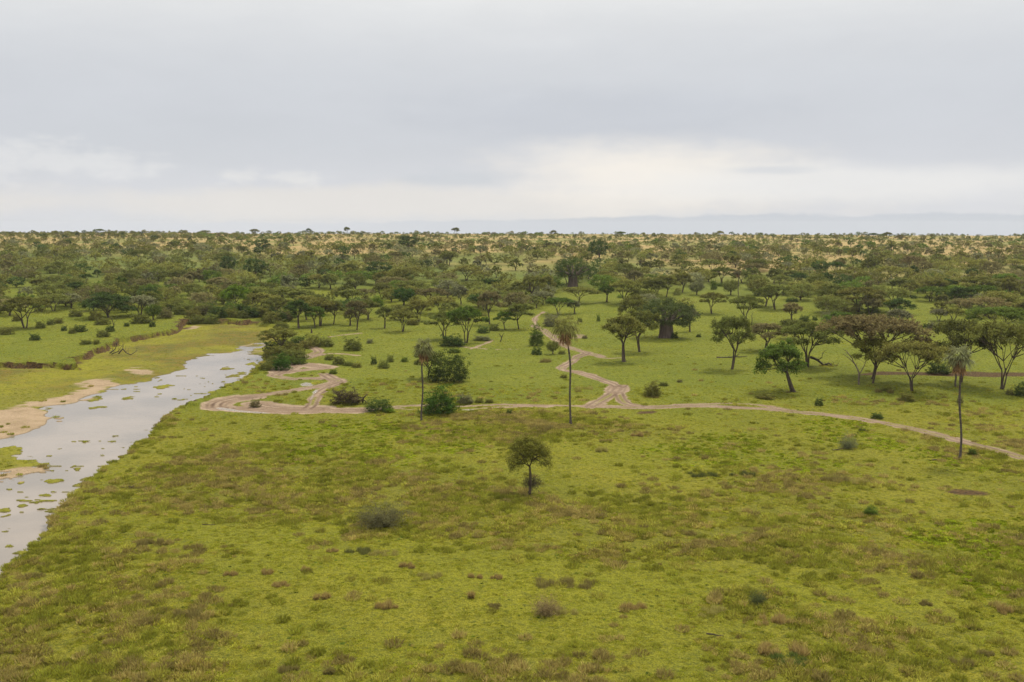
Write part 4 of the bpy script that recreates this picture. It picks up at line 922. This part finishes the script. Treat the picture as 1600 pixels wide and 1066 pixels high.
# ------------------------------------------------------------------ dead wood
def dead(px, py, segs, label, name, cat, group=None, mat=None, twig=0, seed=0, spread=1.0):
    """segs: list of polylines of (dx, dz, dy) in photo pixels from the base, with base radius in metres"""
    r = np.random.default_rng(seed + 900)
    x, y, z = gp(px, py); z = float(ground_z(x, y)[0][0]); mpp = y / FPX; mb = MB()
    for rad, pts in segs:
        P = np.array([(a_ * mpp, c * mpp, b * mpp) for a_, b, c in pts]); 
        P = np.concatenate([curve(P[i], P[i + 1], r.normal(0, 0.06, 3) * np.linalg.norm(P[i + 1] - P[i]), 4)[:-1] for i in range(len(P) - 1)] + [P[-1:]])
        mb.tube(P, np.linspace(rad, rad * 0.35, len(P)), 6)
        for k in range(twig):
            i = r.integers(1, len(P)); d = r.normal(size=3); d[2] = abs(d[2]) * 0.8; d /= np.linalg.norm(d)
            l = r.uniform(0.6, 1.8) * spread; Q = curve(P[i], P[i] + d * l, r.normal(0, 0.15, 3), 4); mb.tube(Q, np.linspace(rad * 0.35, 0.02, 4), 4)
            for j in range(2):
                d2 = d + r.normal(0, 0.6, 3); Q2 = curve(Q[2], Q[2] + d2 * l * 0.5, (0, 0, 0), 3); mb.tube(Q2, np.linspace(rad * 0.16, 0.012, 3), 3)
    o = link(name, mb.build(name, [mat or mat_dead], True), None, (x, y, z)); tag(o, label, cat, group)
    return o
dead(205, 551, [(0.22, [(-34, 3, 0), (-26, 9, 2), (-22, 20, 0)]), (0.25, [(-20, 2, 0), (-14, 10, 3), (-8, 4, 0), (0, 1, -2), (8, 6, 0)]), (0.16, [(-30, 2, -3), (-20, 6, -3), (-12, 16, -3)])],
     'tangle of dark dead branches lying at the foot of the cut bank', 'dead_branches', 'dead branches', None, None, 6, 1, 1.6)
dead(1264, 572, [(0.42, [(2, 14, 0), (14, 9, 2), (24, 1, 3), (32, 4, 3), (38, 0, 3)]), (0.18, [(24, 1, 3), (34, 1, 0), (46, -1, 0)]), (0.15, [(14, 9, 2), (20, 13, 0), (22, 22, 0)])],
     'big broken limb bent down from the thick-trunked acacia', 'fallen_limb', 'fallen limb', None, None, 3, 2, 1.2)
dead(1120, 559, [(0.28, [(0, 0.5, 0), (14, 0.5, 1), (28, 2, 0), (48, 3, -1)]), (0.14, [(28, 2, 0), (36, 6, 0)])], 'long dark fallen log under the pale-limbed acacia', 'fallen_log', 'log', None, None, 1, 3)
dead(1342, 601, [(0.26, [(0, -1, 0), (0, 16, 0), (-6, 30, 0), (-12, 42, 0), (-22, 54, 0)]), (0.14, [(0, 16, 0), (8, 32, 0), (10, 40, 0)]), (0.12, [(-6, 30, 0), (-14, 40, 2), (-26, 48, 3)])],
     'thin bare-stemmed tree left of the yellow-green small acacia', 'bare_tree', 'bare tree', None, mat_bark_pale, 3, 4)
dead(570, 629, [(0.26, [(-3, 0, 0), (-2, 8, 0), (4, 14, 0)]), (0.22, [(4, -1, 0), (-1, 5, 0)]), (0.14, [(-2, 8, 0), (-12, 11, 0), (-22, 12, 0)])], 'dead forked stub beside the dark brown spreading bush', 'dead_stub', 'tree stump', None, None, 0, 5)
dead(782, 534, [(0.22, [(0, 0, 0), (2, 7, 0), (5, 13, 0)]), (0.16, [(2, 7, 0), (-3, 13, 0)])], 'small dark forked stub left of the far track', 'dead_stub', 'tree stump', None, None, 1, 6)
dead(177, 517, [(0.20, [(0, 0, 0), (1, 9, 0), (-1, 17, 0), (-4, 24, 0)]), (0.10, [(1, 9, 0), (4, 16, 0)])], 'thin bare dead tree in front of the dark green spreading tree', 'dead_tree', 'dead tree', None, None, 3, 7)
dead(1174, 508, [(0.16, [(0, 0, 0), (1, 9, 0), (0, 15, 0), (2, 21, 0)])], 'bare grey snag standing right of the single-trunked acacia', 'dead_tree', 'dead tree', None, None, 2, 8)
dead(487, 521, [(0.5, [(0, -1, 0), (0, 4, 0), (0, 7, 0)])], 'broad dark stump above the muddy track', 'dead_stub', 'tree stump', None, None, 0, 9)
dead(1418, 512, [(0.3, [(0, 3, 0), (8, 2, 0), (20, 3, 0)]), (0.12, [(0, 3, 0), (-8, 8, 0)])], 'dark fallen branch behind the reddish brown acacia', 'fallen_log', 'log', None, None, 2, 10)
dead(1118, 994, [(0.10, [(-15, 4.5, 0), (-4, 3, 0), (4, 0.5, 1), (13, 0.3, 0)]), (0.05, [(4, 1, 0), (12, 2.5, 0)])], 'short dark curved branch lying in the near grass', 'fallen_branch', 'branch', None, None, 1, 11, 0.3)
dead(1466, 719, [(0.14, [(-10, 0.5, 0), (0, 1, 0), (9, 0.8, 0)])], 'dark log lying left of the foot of the rightmost palm', 'fallen_log', 'log', None, None, 0, 12)
dead(1310, 703, [(0.14, [(-9, 0, 0), (0, 1.5, 0), (9, 3, 0)])], 'dark log leaning in grass beside the thin grey-green shrub', 'fallen_log', 'log', None, None, 0, 13)
dead(205, 764, [(0.09, [(-13, 1, 0), (-6, 1.5, 0), (-2, 4, 0), (2, 1, 0)]), (0.16, [(-4, 0.5, 0), (3, 2.5, 0)])], 'dark curved dead root on the meadow near the river edge, left of its twin', 'dead_root', 'dead root', None, None, 2, 14, 0.4)
dead(229, 767, [(0.16, [(-5, 0, 0), (0, 2.5, 0), (5, 0.5, 0)])], 'dark lumpy dead root on the meadow near the river edge, right of its twin', 'dead_root', 'dead root', None, None, 2, 15, 0.4)
dead(326, 820, [(0.08, [(-10, 0.6, 0), (0, 0.4, 0), (10, 0.8, 0)])], 'thin dark stick lying in the near left meadow', 'fallen_branch', 'branch', None, None, 0, 16)
# the dead twig bundle hanging in the lone acacia
x0, y0, z0 = gp(830, 768); mpp = y0 / FPX; r = np.random.default_rng(77); mb = MB()
for k in range(900):
    c0 = np.array([r.normal(0, 7) * mpp + 3 * mpp, r.normal(0, 5) * mpp, (17 + r.normal(0, 5.5)) * mpp]); d = r.normal(size=3); d /= np.linalg.norm(d)
    mb.tube(np.array([c0, c0 + d * 0.45]), [0.018, 0.01], 3, cap=False)
o = link('twig_bundle', mb.build('twig_bundle', [mat_dead]), None, (x0 - 2 * mpp, y0 - 0.1, float(ground_z(x0, y0)[0][0]))); tag(o, 'dark bundle of dead twigs caught on the stem of the lone acacia', 'twigs')

# grassy mounds and dark brush heaps
def mound(px, py, w, h, tint, label, seed, dens=1.0):
    r = np.random.default_rng(seed); x, y, z = gp(px, py); z = float(ground_z(x, y)[0][0]); mpp = y / FPX; W_ = w * mpp; H_ = h * mpp
    mb = MB(); n = int(1500 * dens)
    nC = 9; C = np.column_stack([r.uniform(-0.5, 0.5, nC) * W_, r.uniform(-0.3, 0.3, nC) * W_, r.uniform(0.45, 1.05, nC)]); own = r.integers(0, nC, n)
    sgm = 0.075 * W_; g = r.normal(0, 1, (n, 2)); p = C[own, :2] + g * sgm
    hh = H_ * C[own, 2] * np.exp(-(g ** 2).sum(1) * 0.25) * r.uniform(0.35, 1.15, n); lean = (r.normal(0, 0.25, (n, 2)) + g * 0.25) * hh[:, None]
    aa = r.uniform(0, 6.28, n); wd = 0.028; s_ = np.column_stack([np.cos(aa), np.sin(aa)]) * wd
    A = np.column_stack([p[:, :2] - s_, np.full(n, -0.05)]); B = np.column_stack([p[:, :2] + s_, np.full(n, -0.05)])
    Cc = np.column_stack([p[:, :2] + lean, hh])
    Vv = np.stack([A, B, Cc], 1).reshape(-1, 3); mb.add(Vv, np.arange(n * 3).reshape(n, 3), 0, r.uniform(0, 1, n))
    o = link('grass_tussock', mb.build('grass_tussock', [mat_tussock]), None, (x, y, z)); o.color = tint + (1,)
    tag(o, label, 'grass tussock', 'separate grass tussocks and brushy mounds')
RB = (0.36, 0.265, 0.095); DB = (0.24, 0.20, 0.065); TG = (0.36, 0.32, 0.09)
for args in [
 (868, 914, 56, 18, DB, 'dark brushy mound left of the middle right foreground, behind the pinkish dry bush', 1), (905, 915, 50, 9, DB, 'low tail of dark grass trailing right of the brushy mound', 2),
 (885, 957, 40, 12, TG, 'green-brown grass heap right of the pinkish dry bush', 3), (990, 948, 38, 14, RB, 'reddish tussock pair right of the pinkish dry bush', 4), (1212, 968, 50, 18, RB, 'reddish brown brush mound in front of the dark twiggy bush', 5),
 (1222, 1018, 64, 24, RB, 'large reddish brush mound low in the right foreground', 6), (1235, 1032, 60, 12, (0.13, 0.17, 0.04), 'dark green low growth in front of the large reddish mound', 7),
 (560, 864, 38, 10, (0.17, 0.17, 0.05), 'dark grass clump in the smooth lawn below the big twiggy bush', 8), (598, 866, 40, 7, TG, 'pale grass clump right of the dark one in the smooth lawn', 9),
 (437, 914, 30, 10, RB, None, 10), (503, 934, 22, 13, RB, None, 11), (605, 950, 30, 16, RB, None, 12), (737, 936, 8, 15, RB, 'narrow upright brown tussock standing alone in the lawn', 13), (290, 965, 44, 18, DB, 'dark brown brush clump in the lower left foreground', 14),
 (635, 888, 22, 9, RB, None, 15), (670, 904, 34, 9, TG, None, 16), (742, 904, 20, 9, RB, None, 17), (775, 906, 16, 9, RB, None, 18), (477, 892, 14, 9, RB, None, 19), (417, 896, 20, 10, RB, None, 20), (1110, 958, 50, 12, TG, None, 21),
 (1573, 955, 30, 16, RB, None, 22), (1500, 1034, 30, 14, DB, None, 23), (1540, 1022, 26, 12, DB, None, 24), (1448, 943, 22, 9, DB, None, 25), (520, 862, 16, 7, RB, None, 26), (360, 900, 22, 10, RB, None, 27), (848, 565, 24, 9, DB, 'small brushy mound left of the centre palm trunk', 28),
 (910, 608, 28, 7, TG, 'low grassy mound right of the centre palm trunk', 29), (1380, 613, 24, 8, DB, None, 30), (515, 1052, 16, 14, DB, None, 31), (448, 1048, 30, 14, DB, None, 32), (765, 950, 30, 8, DB, 'scrap of dark brush at the right edge of the smooth lawn', 33),
 (233, 852, 30, 12, DB, None, 34), (185, 873, 26, 10, DB, None, 35), (940, 705, 16, 12, TG, None, 36), (995, 680, 16, 10, RB, None, 37), (850, 672, 30, 8, DB, None, 38), (1095, 742, 46, 9, (0.11, 0.12, 0.035), None, 39), (1160, 742, 36, 8, (0.11, 0.12, 0.035), None, 40),
 (1305, 752, 40, 12, DB, None, 41), (1345, 755, 30, 9, TG, None, 42), (1250, 746, 30, 8, DB, None, 43)]:
    px, py, w, h, tint, lab, sd = args
    if lab is None: lab = where(px, py - h / 2, '%s tussock' % {RB: 'reddish brown', DB: 'dark brown', TG: 'straw coloured'}.get(tint, 'dull green'))
    mound(px, py, w, h, tint, lab, sd + 300)

# ------------------------------------------------------------------ woodland fill: the largest become individuals, the rest one mass
rng = np.random.default_rng(42)
blk = [(b[1], b[2], b[4], b[2] - b[3]) for b in BIG] + [(b[1], b[2], b[4], b[2] - b[3]) for b in ROUNDS] + [(1040, 528, 94, 62), (895, 448, 66, 47)] + [(b[1], b[2], b[4], b[2] - b[3]) for b in BUSH]
blk = np.array(blk, float)
cells = {}
def free(x, y, rad):
    cx, cy = int(x // 12), int(y // 12); 
    for i in (-1, 0, 1):
        for j in (-1, 0, 1):
            for (a_, b_, r_) in cells.get((cx + i, cy + j), ()):
                if (a_ - x) ** 2 + (b_ - y) ** 2 < (rad + r_) ** 2: return False
    cells.setdefault((cx, cy), []).append((x, y, rad)); return True
for b in blk: x, y, z = gp(b[0], b[1]); free(x, y, 3.0)
CLEAR = [np.array(p, float) for p in [
    [(0, 498), (100, 490), (270, 495), (450, 512), (520, 520), (660, 512), (800, 520), (860, 480), (1000, 480), (1100, 485), (1200, 482), (1290, 500), (1440, 505), (1600, 512), (1600, 1100), (0, 1100)],
    [(930, 452), (1000, 480), (860, 500), (840, 480)], [(1200, 470), (1290, 468), (1290, 520), (1180, 520), (1180, 480)], [(1410, 470), (1450, 470), (1450, 520), (1400, 520)], [(1090, 465), (1180, 470), (1180, 500), (1070, 500)],
    [(860, 448), (940, 448), (940, 470), (860, 470)]]]
trees = []; shrubs = []
def dens_mul(px, py):                    # how thickly the photograph is wooded there
    left = 1.0 if px < 860 else 0.0
    if py > 418: m = 0.85 if px < 760 else 0.60 if px < 1180 else 0.85
    elif py > 392: m = 0.95 if px < 700 else 0.72
    else: m = 1.2 if px < 330 else 0.6 if px < 700 else 0.42
    return m
def try_fill(n, d0, d1, kind, hmin, hmax, wr, rad):
    out = []
    for _ in range(n):
        d = math.sqrt(rng.uniform(d0 * d0, d1 * d1)); u = rng.uniform(-0.56, 0.56); x = d * u
        z = float(slope_z(np.array([x]), np.array([d]))[0]); px, py = to_px(x, d, z)
        if any(inside(P, np.array([px]), np.array([py]))[0] for P in CLEAR): continue
        cl = float(fbm(np.array([x]), np.array([d]), 60, 2, 9)[0])
        if rng.random() > dens_mul(px, py) * (0.45 + 1.1 * float(sstep(0.3, 0.65, np.array([cl]))[()] if np.ndim(cl) else sstep(0.3, 0.65, cl))): continue
        h = rng.uniform(hmin, hmax) * rng.uniform(0.8, 1.15); w = h * rng.uniform(*wr)
        if not free(x, d, rad * w * 0.5): continue
        out.append((h * w / d / d, kind, x, d, z, h, w, px, py))
    return out
trees += try_fill(540, 455, 600, 't', 6.5, 9.5, (1.25, 2.1), 0.72)
trees += try_fill(820, 600, 760, 't', 5.5, 8.5, (1.2, 2.1), 0.7)
trees += try_fill(1100, 760, 1010, 't', 4.5, 7.0, (1.2, 2.0), 0.7)
trees += try_fill(1700, 1010, 1580, 't', 3.5, 5.5, (1.1, 1.8), 0.8)
shrubs += try_fill(1300, 455, 760, 's', 1.4, 3.6, (1.1, 1.9), 1.0)
shrubs += try_fill(2800, 760, 1010, 's', 1.3, 3.2, (1.0, 1.7), 1.0)
shrubs += try_fill(8500, 1010, 1600, 's', 1.4, 3.2, (0.9, 1.6), 0.8)
trees.sort(reverse=True); shrubs.sort(reverse=True)
def pick_tint(px, py, kind):
    k = rng.random()
    if py < 392 and px > 300: cs = [(MID, .34), (GREEN, .26), (DUSK, .10), (OLIVE, .2), (GREY, .1)]
    elif py < 440: cs = [(OLIVE, .36), (MID, .30), (DUSK, .14), (GREY, .12), (DARK, .08)]
    else: cs = [(OLIVE, .32), (MID, .24), (GREEN, .14), (DUSK, .12), (GREY, .08), (DARK, .10)]
    for c, p in cs:
        if k < p: return c
        k -= p
    return cs[0][0]
MK = {'d13': 1.3, 'd17': 1.7, 'd22': 2.1, 'm11': 1.1, 'm14': 1.4, 'm18': 1.8, 'm23': 2.2, 'm12': 1.25, 'm16': 1.6}
def put_copy(key, x, y, z, h, w, tint, name, label, cat, group, sh):
    tm, cm = PROTO[key]
    if key not in EXT:
        co = np.empty(len(cm.vertices) * 3, np.float32); cm.vertices.foreach_get('co', co); co = co.reshape(-1, 3)
        EXT[key] = (np.percentile(np.abs(co[:, 0] - np.median(co[:, 0])), 98.5) * 2, np.percentile(co[:, 2], 99.7))
    ew, eh = EXT[key]
    root = link(name, None, None, (x, y, z), rng.uniform(0, 6.28), (w / ew, w / ew, h / eh)); root.empty_display_size = 0.5
    link('stems' if sh else 'trunk', tm, root); c_ = link('foliage' if sh else 'crown', cm, root)
    j = rng.uniform(0.85, 1.5); c_.color = (tint[0] * j, tint[1] * j, tint[2] * j, 1)
    tag(root, uniq(label), cat, group)
NT = 300 - n_acacia; NS = 300 - n_shrub
for s, k_, x, y, z, h, w, px, py in trees[:NT]:
    key = min(MK, key=lambda k: abs(MK[k] - w / h) + rng.uniform(0, 0.45) - (0.12 if k[0] == 'd' else 0)); tint = pick_tint(px, py, 't')
    z = float(ground_z(x, y)[0][0])
    put_copy(key, x, y, z - 0.1, h, w, tint, 'umbrella_acacia', where(px, py - h / y * FPX * 0.5, TN[tint] + ' acacia'), 'acacia tree', G_AC, False)
for s, k_, x, y, z, h, w, px, py in shrubs[:NS]:
    tint = pick_tint(px, py, 's'); z = float(ground_z(x, y)[0][0])
    put_copy(rng.choice(['bush_m', 'bush_m2']), x, y, z - 0.1, h, w, tint, 'shrub', where(px, py - h / y * FPX * 0.5, TN[tint] + ' shrub'), 'shrub', G_SH, True)

def scatter(name, protos, P, rot, scl, idx, tint, label, cat, ztilt=None):
    """one object of many small copies set on points"""
    pc = bpy.data.collections.new(name + '_source')
    for i, me in enumerate(protos):
        o = bpy.data.objects.new('%s_source_%02d' % (name, i), me); pc.objects.link(o)
    n = len(P); me = bpy.data.meshes.new(name); me.vertices.add(n); me.vertices.foreach_set('co', np.asarray(P, np.float32).ravel()); me.update()
    def at(nm, typ, arr, key='value'):
        a_ = me.attributes.new(nm, typ, 'POINT'); a_.data.foreach_set(key, np.asarray(arr, np.float32 if typ != 'INT' else np.int32).ravel())
    R3 = np.zeros((n, 3)); R3[:, 2] = rot
    at('rot', 'FLOAT_VECTOR', R3, 'vector'); at('scl', 'FLOAT_VECTOR', scl, 'vector'); at('idx', 'INT', idx)
    at('tint', 'FLOAT_COLOR', np.column_stack([tint, np.ones(n)]), 'color')
    o = link(name, me); tag(o, label, cat, None, 'stuff')
    ng = bpy.data.node_groups.new(name, 'GeometryNodeTree')
    ng.interface.new_socket('Geometry', in_out='INPUT', socket_type='NodeSocketGeometry'); ng.interface.new_socket('Geometry', in_out='OUTPUT', socket_type='NodeSocketGeometry')
    gi = ng.nodes.new('NodeGroupInput'); go = ng.nodes.new('NodeGroupOutput'); ip = ng.nodes.new('GeometryNodeInstanceOnPoints'); ci = ng.nodes.new('GeometryNodeCollectionInfo')
    ci.inputs['Collection'].default_value = pc; ci.inputs['Separate Children'].default_value = True; ci.inputs['Reset Children'].default_value = True
    def na(nm, typ):
        x_ = ng.nodes.new('GeometryNodeInputNamedAttribute'); x_.data_type = typ; x_.inputs['Name'].default_value = nm
        return [s for s in x_.outputs if s.enabled and s.name == 'Attribute'][0]
    e2r = ng.nodes.new('FunctionNodeEulerToRotation')
    ng.links.new(na('rot', 'FLOAT_VECTOR'), e2r.inputs[0])
    ng.links.new(gi.outputs[0], ip.inputs['Points']); ng.links.new(ci.outputs[0], ip.inputs['Instance']); ip.inputs['Pick Instance'].default_value = True
    ng.links.new(na('idx', 'INT'), ip.inputs['Instance Index']); ng.links.new(e2r.outputs[0], ip.inputs['Rotation']); ng.links.new(na('scl', 'FLOAT_VECTOR'), ip.inputs['Scale'])
    ng.links.new(ip.outputs[0], go.inputs[0])
    md = o.modifiers.new('scatter', 'NODES'); md.node_group = ng
    return o
def mass(name, items, protos, asps, label, cat):
    n = len(items); A = np.array([(i[2], i[3], i[5], i[6], i[7], i[8]) for i in items])
    z, _ = ground_z(A[:, 0], A[:, 1]); idx = np.array([min(range(len(asps)), key=lambda k: abs(asps[k] - a_[3] / a_[2]) + rng.uniform(0, .3)) for a_ in A])
    sx = A[:, 3] / (10 * np.array(asps)[idx]); sz = A[:, 2] / 10
    t_ = np.array([pick_tint(a_[4], a_[5], 't') for a_ in A]) * rng.uniform(0.85, 1.5, (n, 1))
    scatter(name, protos, np.column_stack([A[:, 0], A[:, 1], z - 0.1]), rng.uniform(0, 6.28, n), np.column_stack([sx, sx, sz]), idx, t_, label, cat)
print('individual trees', n_acacia, NT, 'mass trees', len(trees) - NT, 'mass shrubs', len(shrubs) - NS)
mass('distant_acacias', trees[NT:], LOWT, [1.2, 1.6, 1.3, 1.8], 'mass of small acacias covering the far slope up to the skyline', 'far woodland')
mass('distant_shrubs', shrubs[NS:], LOWB, [1.3, 1.7, 1.0, 1.4], 'mass of small shrubs dotting the tan far slope', 'far scrub')

# ------------------------------------------------------------------ grass
def tuft(seed, n, h, spread, lean, wd, leafy=False):
    r = np.random.default_rng(seed); mb = MB(); a_ = r.uniform(0, 6.28, n); rad = np.sqrt(r.uniform(0, 1, n)) * spread
    bx, by = rad * np.cos(a_), rad * np.sin(a_); hh = h * r.uniform(0.45, 1.1, n) * (1 - 0.45 * (rad / spread) ** 2)
    la = a_ + r.normal(0, 0.7, n); ln = lean * hh * r.uniform(0.2, 1.2, n) * (0.4 + rad / spread)
    b_ = r.uniform(0, 6.28, n); w_ = wd * r.uniform(0.6, 1.3, n); sx, sy = np.cos(b_) * w_, np.sin(b_) * w_
    A = np.column_stack([bx - sx, by - sy, np.full(n, -0.04)]); B = np.column_stack([bx + sx, by + sy, np.full(n, -0.04)])
    mx, my = bx + np.cos(la) * ln * 0.4, by + np.sin(la) * ln * 0.4; m = 0.62 * hh
    k = 1.7 if leafy else 0.8
    C = np.column_stack([mx + sx * k, my + sy * k, m]); D = np.column_stack([mx - sx * k, my - sy * k, m]); E = np.column_stack([bx + np.cos(la) * ln, by + np.sin(la) * ln, hh])
    Vv = np.stack([A, B, C, D, E], 1).reshape(-1, 3); i = np.arange(n) * 5
    F4 = np.stack([i, i + 1, i + 2, i + 3], 1); F3 = np.stack([i + 3, i + 2, i + 4], 1)
    lv = r.uniform(0, 1, n); mb.add(Vv, F4, 0, lv); b0 = mb.n - len(Vv)
    mb.f += [tuple(q) for q in (F3 + b0).tolist()]; mb.mi += [0] * n; mb.lv += list(lv)
    return mb.build('grass_tuft', [mat_grass_i])
TUFTS = [tuft(1, 30, 0.50, 0.40, 0.7, 0.040), tuft(2, 34, 0.65, 0.34, 0.5, 0.036), tuft(3, 24, 0.34, 0.42, 0.9, 0.045), tuft(4, 26, 0.42, 0.45, 0.8, 0.08, True), tuft(5, 36, 0.85, 0.30, 0.45, 0.034), tuft(6, 110, 0.85, 0.55, 0.6, 0.038), tuft(7, 110, 0.70, 0.75, 0.6, 0.038)]
def grass_points(d0, d1, n, seed):
    r = np.random.default_rng(seed); y = np.sqrt(r.uniform(d0 * d0, d1 * d1, n)); x = (y * 0.53 + 38) * r.uniform(-1, 1, n)
    return x, y
xs = []; ys_ = []
for d0, d1, n, sd in ((60, 150, 210000, 1), (150, 260, 220000, 2), (260, 480, 130000, 3)):
    a_, b_ = grass_points(d0, d1, n, sd); xs.append(a_); ys_.append(b_)
x = np.concatenate(xs); y = np.concatenate(ys_); z, m = land(x, y); r = np.random.default_rng(99)
ok_ = (m['track'] < 0.3) & (m['sand'] < 0.3) & (m['earth'] < 0.4) & (m['puddle'] < 0.3) & (z > WZ + 0.02)
clump = fbm(x, y, 1.7, 2, 201); zone = m['rough']; cl2 = fbm(x, y, 5.0, 2, 203)
dn = np.clip(0.10 + 0.45 * sstep(0.40, 0.60, clump) + 0.45 * zone * sstep(0.40, 0.55, clump) + 0.25 * m['bright'], 0, 1) * (1 - 0.4 * m['marsh'])
ok_ &= r.random(len(x)) < dn
x, y, z = x[ok_], y[ok_], z[ok_]; m = {k: v[ok_] for k, v in m.items()}; clump = clump[ok_]; cl2 = cl2[ok_]; n = len(x)
kq = r.random(n); col_n = fbm(x, y, 3.2, 2, 211)
idx = np.full(n, 2); tint = np.where((r.random(n) < 0.6)[:, None], (0.260, 0.272, 0.022), (0.335, 0.305, 0.036))
rg = np.clip(m['rough'] * sstep(0.30, 0.62, cl2) * 1.2, 0, 1)
hot = rg * sstep(0.46, 0.58, clump)
s1 = kq < 0.55 * hot + 0.01; idx[s1] = r.integers(0, 2, s1.sum()); tint[s1] = np.where((col_n[s1] < 0.54)[:, None], (0.34, 0.325, 0.050), (0.34, 0.285, 0.070))
s2 = (kq > 0.985 - 0.07 * hot); idx[s2] = 4; tint[s2] = np.where((r.random(s2.sum()) < 0.6)[:, None], (0.35, 0.27, 0.085), (0.31, 0.27, 0.055))
s3 = (m['bright'] > 0.4) & (kq < 0.4) & (clump > 0.5); idx[s3] = 3; tint[s3] = (0.25, 0.29, 0.018)
s4 = (kq > 0.985) & (m['rough'] < 0.9); idx[s4] = 3; tint[s4] = (0.12, 0.17, 0.03)
s5 = m['marsh'] > 0.5; idx[s5] = 2; tint[s5] = (0.25, 0.25, 0.025)
tint = tint * r.uniform(0.50, 1.45, (n, 1)) * (0.78 + 0.44 * fbm(x, y, 12, 2, 5))[:, None]
sc = r.uniform(0.5, 1.2, n) * (0.50 + 0.62 * np.clip(hot + m['bright'] * .3, 0, 1)) * np.where(y > 260, 1.25, 1.0) * np.where(s4, 0.7, 1.0)
# larger tussocks, spaced apart
g = np.random.default_rng(31); ty = np.sqrt(g.uniform(62 ** 2, 300 ** 2, 76000)); tx = (ty * 0.53 + 36) * g.uniform(-1, 1, 76000); tz, tm_ = land(tx, ty)
c5 = fbm(tx, ty, 9.0, 3, 207)
ty2 = np.sqrt(g.uniform(76 ** 2, 400 ** 2, 90000)); tx2 = ty2 * g.uniform(-0.58, -0.15, 90000); tz2, tm2 = land(tx2, ty2); q2 = (tm2['rim'] > 0.35) & (tz2 > -0.9)
tx = np.r_[tx, tx2[q2]]; ty = np.r_[ty, ty2[q2]]; tz = np.r_[tz, tz2[q2]]; tm_ = {k: np.r_[tm_[k], tm2[k][q2]] for k in tm_}; c5 = fbm(tx, ty, 9.0, 3, 207)
k_ = (tm_['track'] < .2) & (tm_['marsh'] < .8) & (tm_['earth'] < .3) & (tm_['puddle'] < .3) & (g.random(len(tx)) < np.clip(tm_['rim'] * 0.9 + (tm_['marsh'] < .3) * tm_['rough'] * sstep(0.36, 0.52, c5) * 1.0 + 0.04 * (1 - tm_['lawn']) * (ty < 210) + 0.004, 0, 1))
occ = {}; keep = []
for i_ in np.nonzero(k_)[0]:
    key = (int(tx[i_] // 0.85), int(ty[i_] // 1.2))
    if key in occ: continue
    occ[key] = 1; keep.append(i_)
keep = np.array(keep); tx, ty, tz, c5 = tx[keep], ty[keep], tz[keep], c5[keep]; nk = len(keep)
cn = fbm(tx, ty, 6.0, 3, 219) + g.normal(0, 0.07, nk) - tm_['rim'][keep] * 0.08
tt = np.where((cn > 0.56)[:, None], (0.345, 0.280, 0.085), np.where((cn > 0.45)[:, None], (0.37, 0.345, 0.060), (0.28, 0.285, 0.035))) * g.uniform(0.6, 1.25, (nk, 1))
ts = g.uniform(0.6, 1.25, nk)
x = np.r_[x, tx]; y = np.r_[y, ty]; z = np.r_[z, tz]; idx = np.r_[idx, g.integers(5, 7, nk)]; tint = np.concatenate([tint, tt]); sc = np.r_[sc, ts]; n = len(x)
print('tussocks', nk)
scatter('meadow_grass', TUFTS, np.column_stack([x, y, z - 0.02]), r.uniform(0, 6.28, n), np.column_stack([sc * 1.15, sc * 1.15, sc * r.uniform(0.8, 1.1, n) * 0.8]), idx, tint, 'tufty green and straw-coloured grass covering the meadow', 'grass')
print('grass tufts', n)
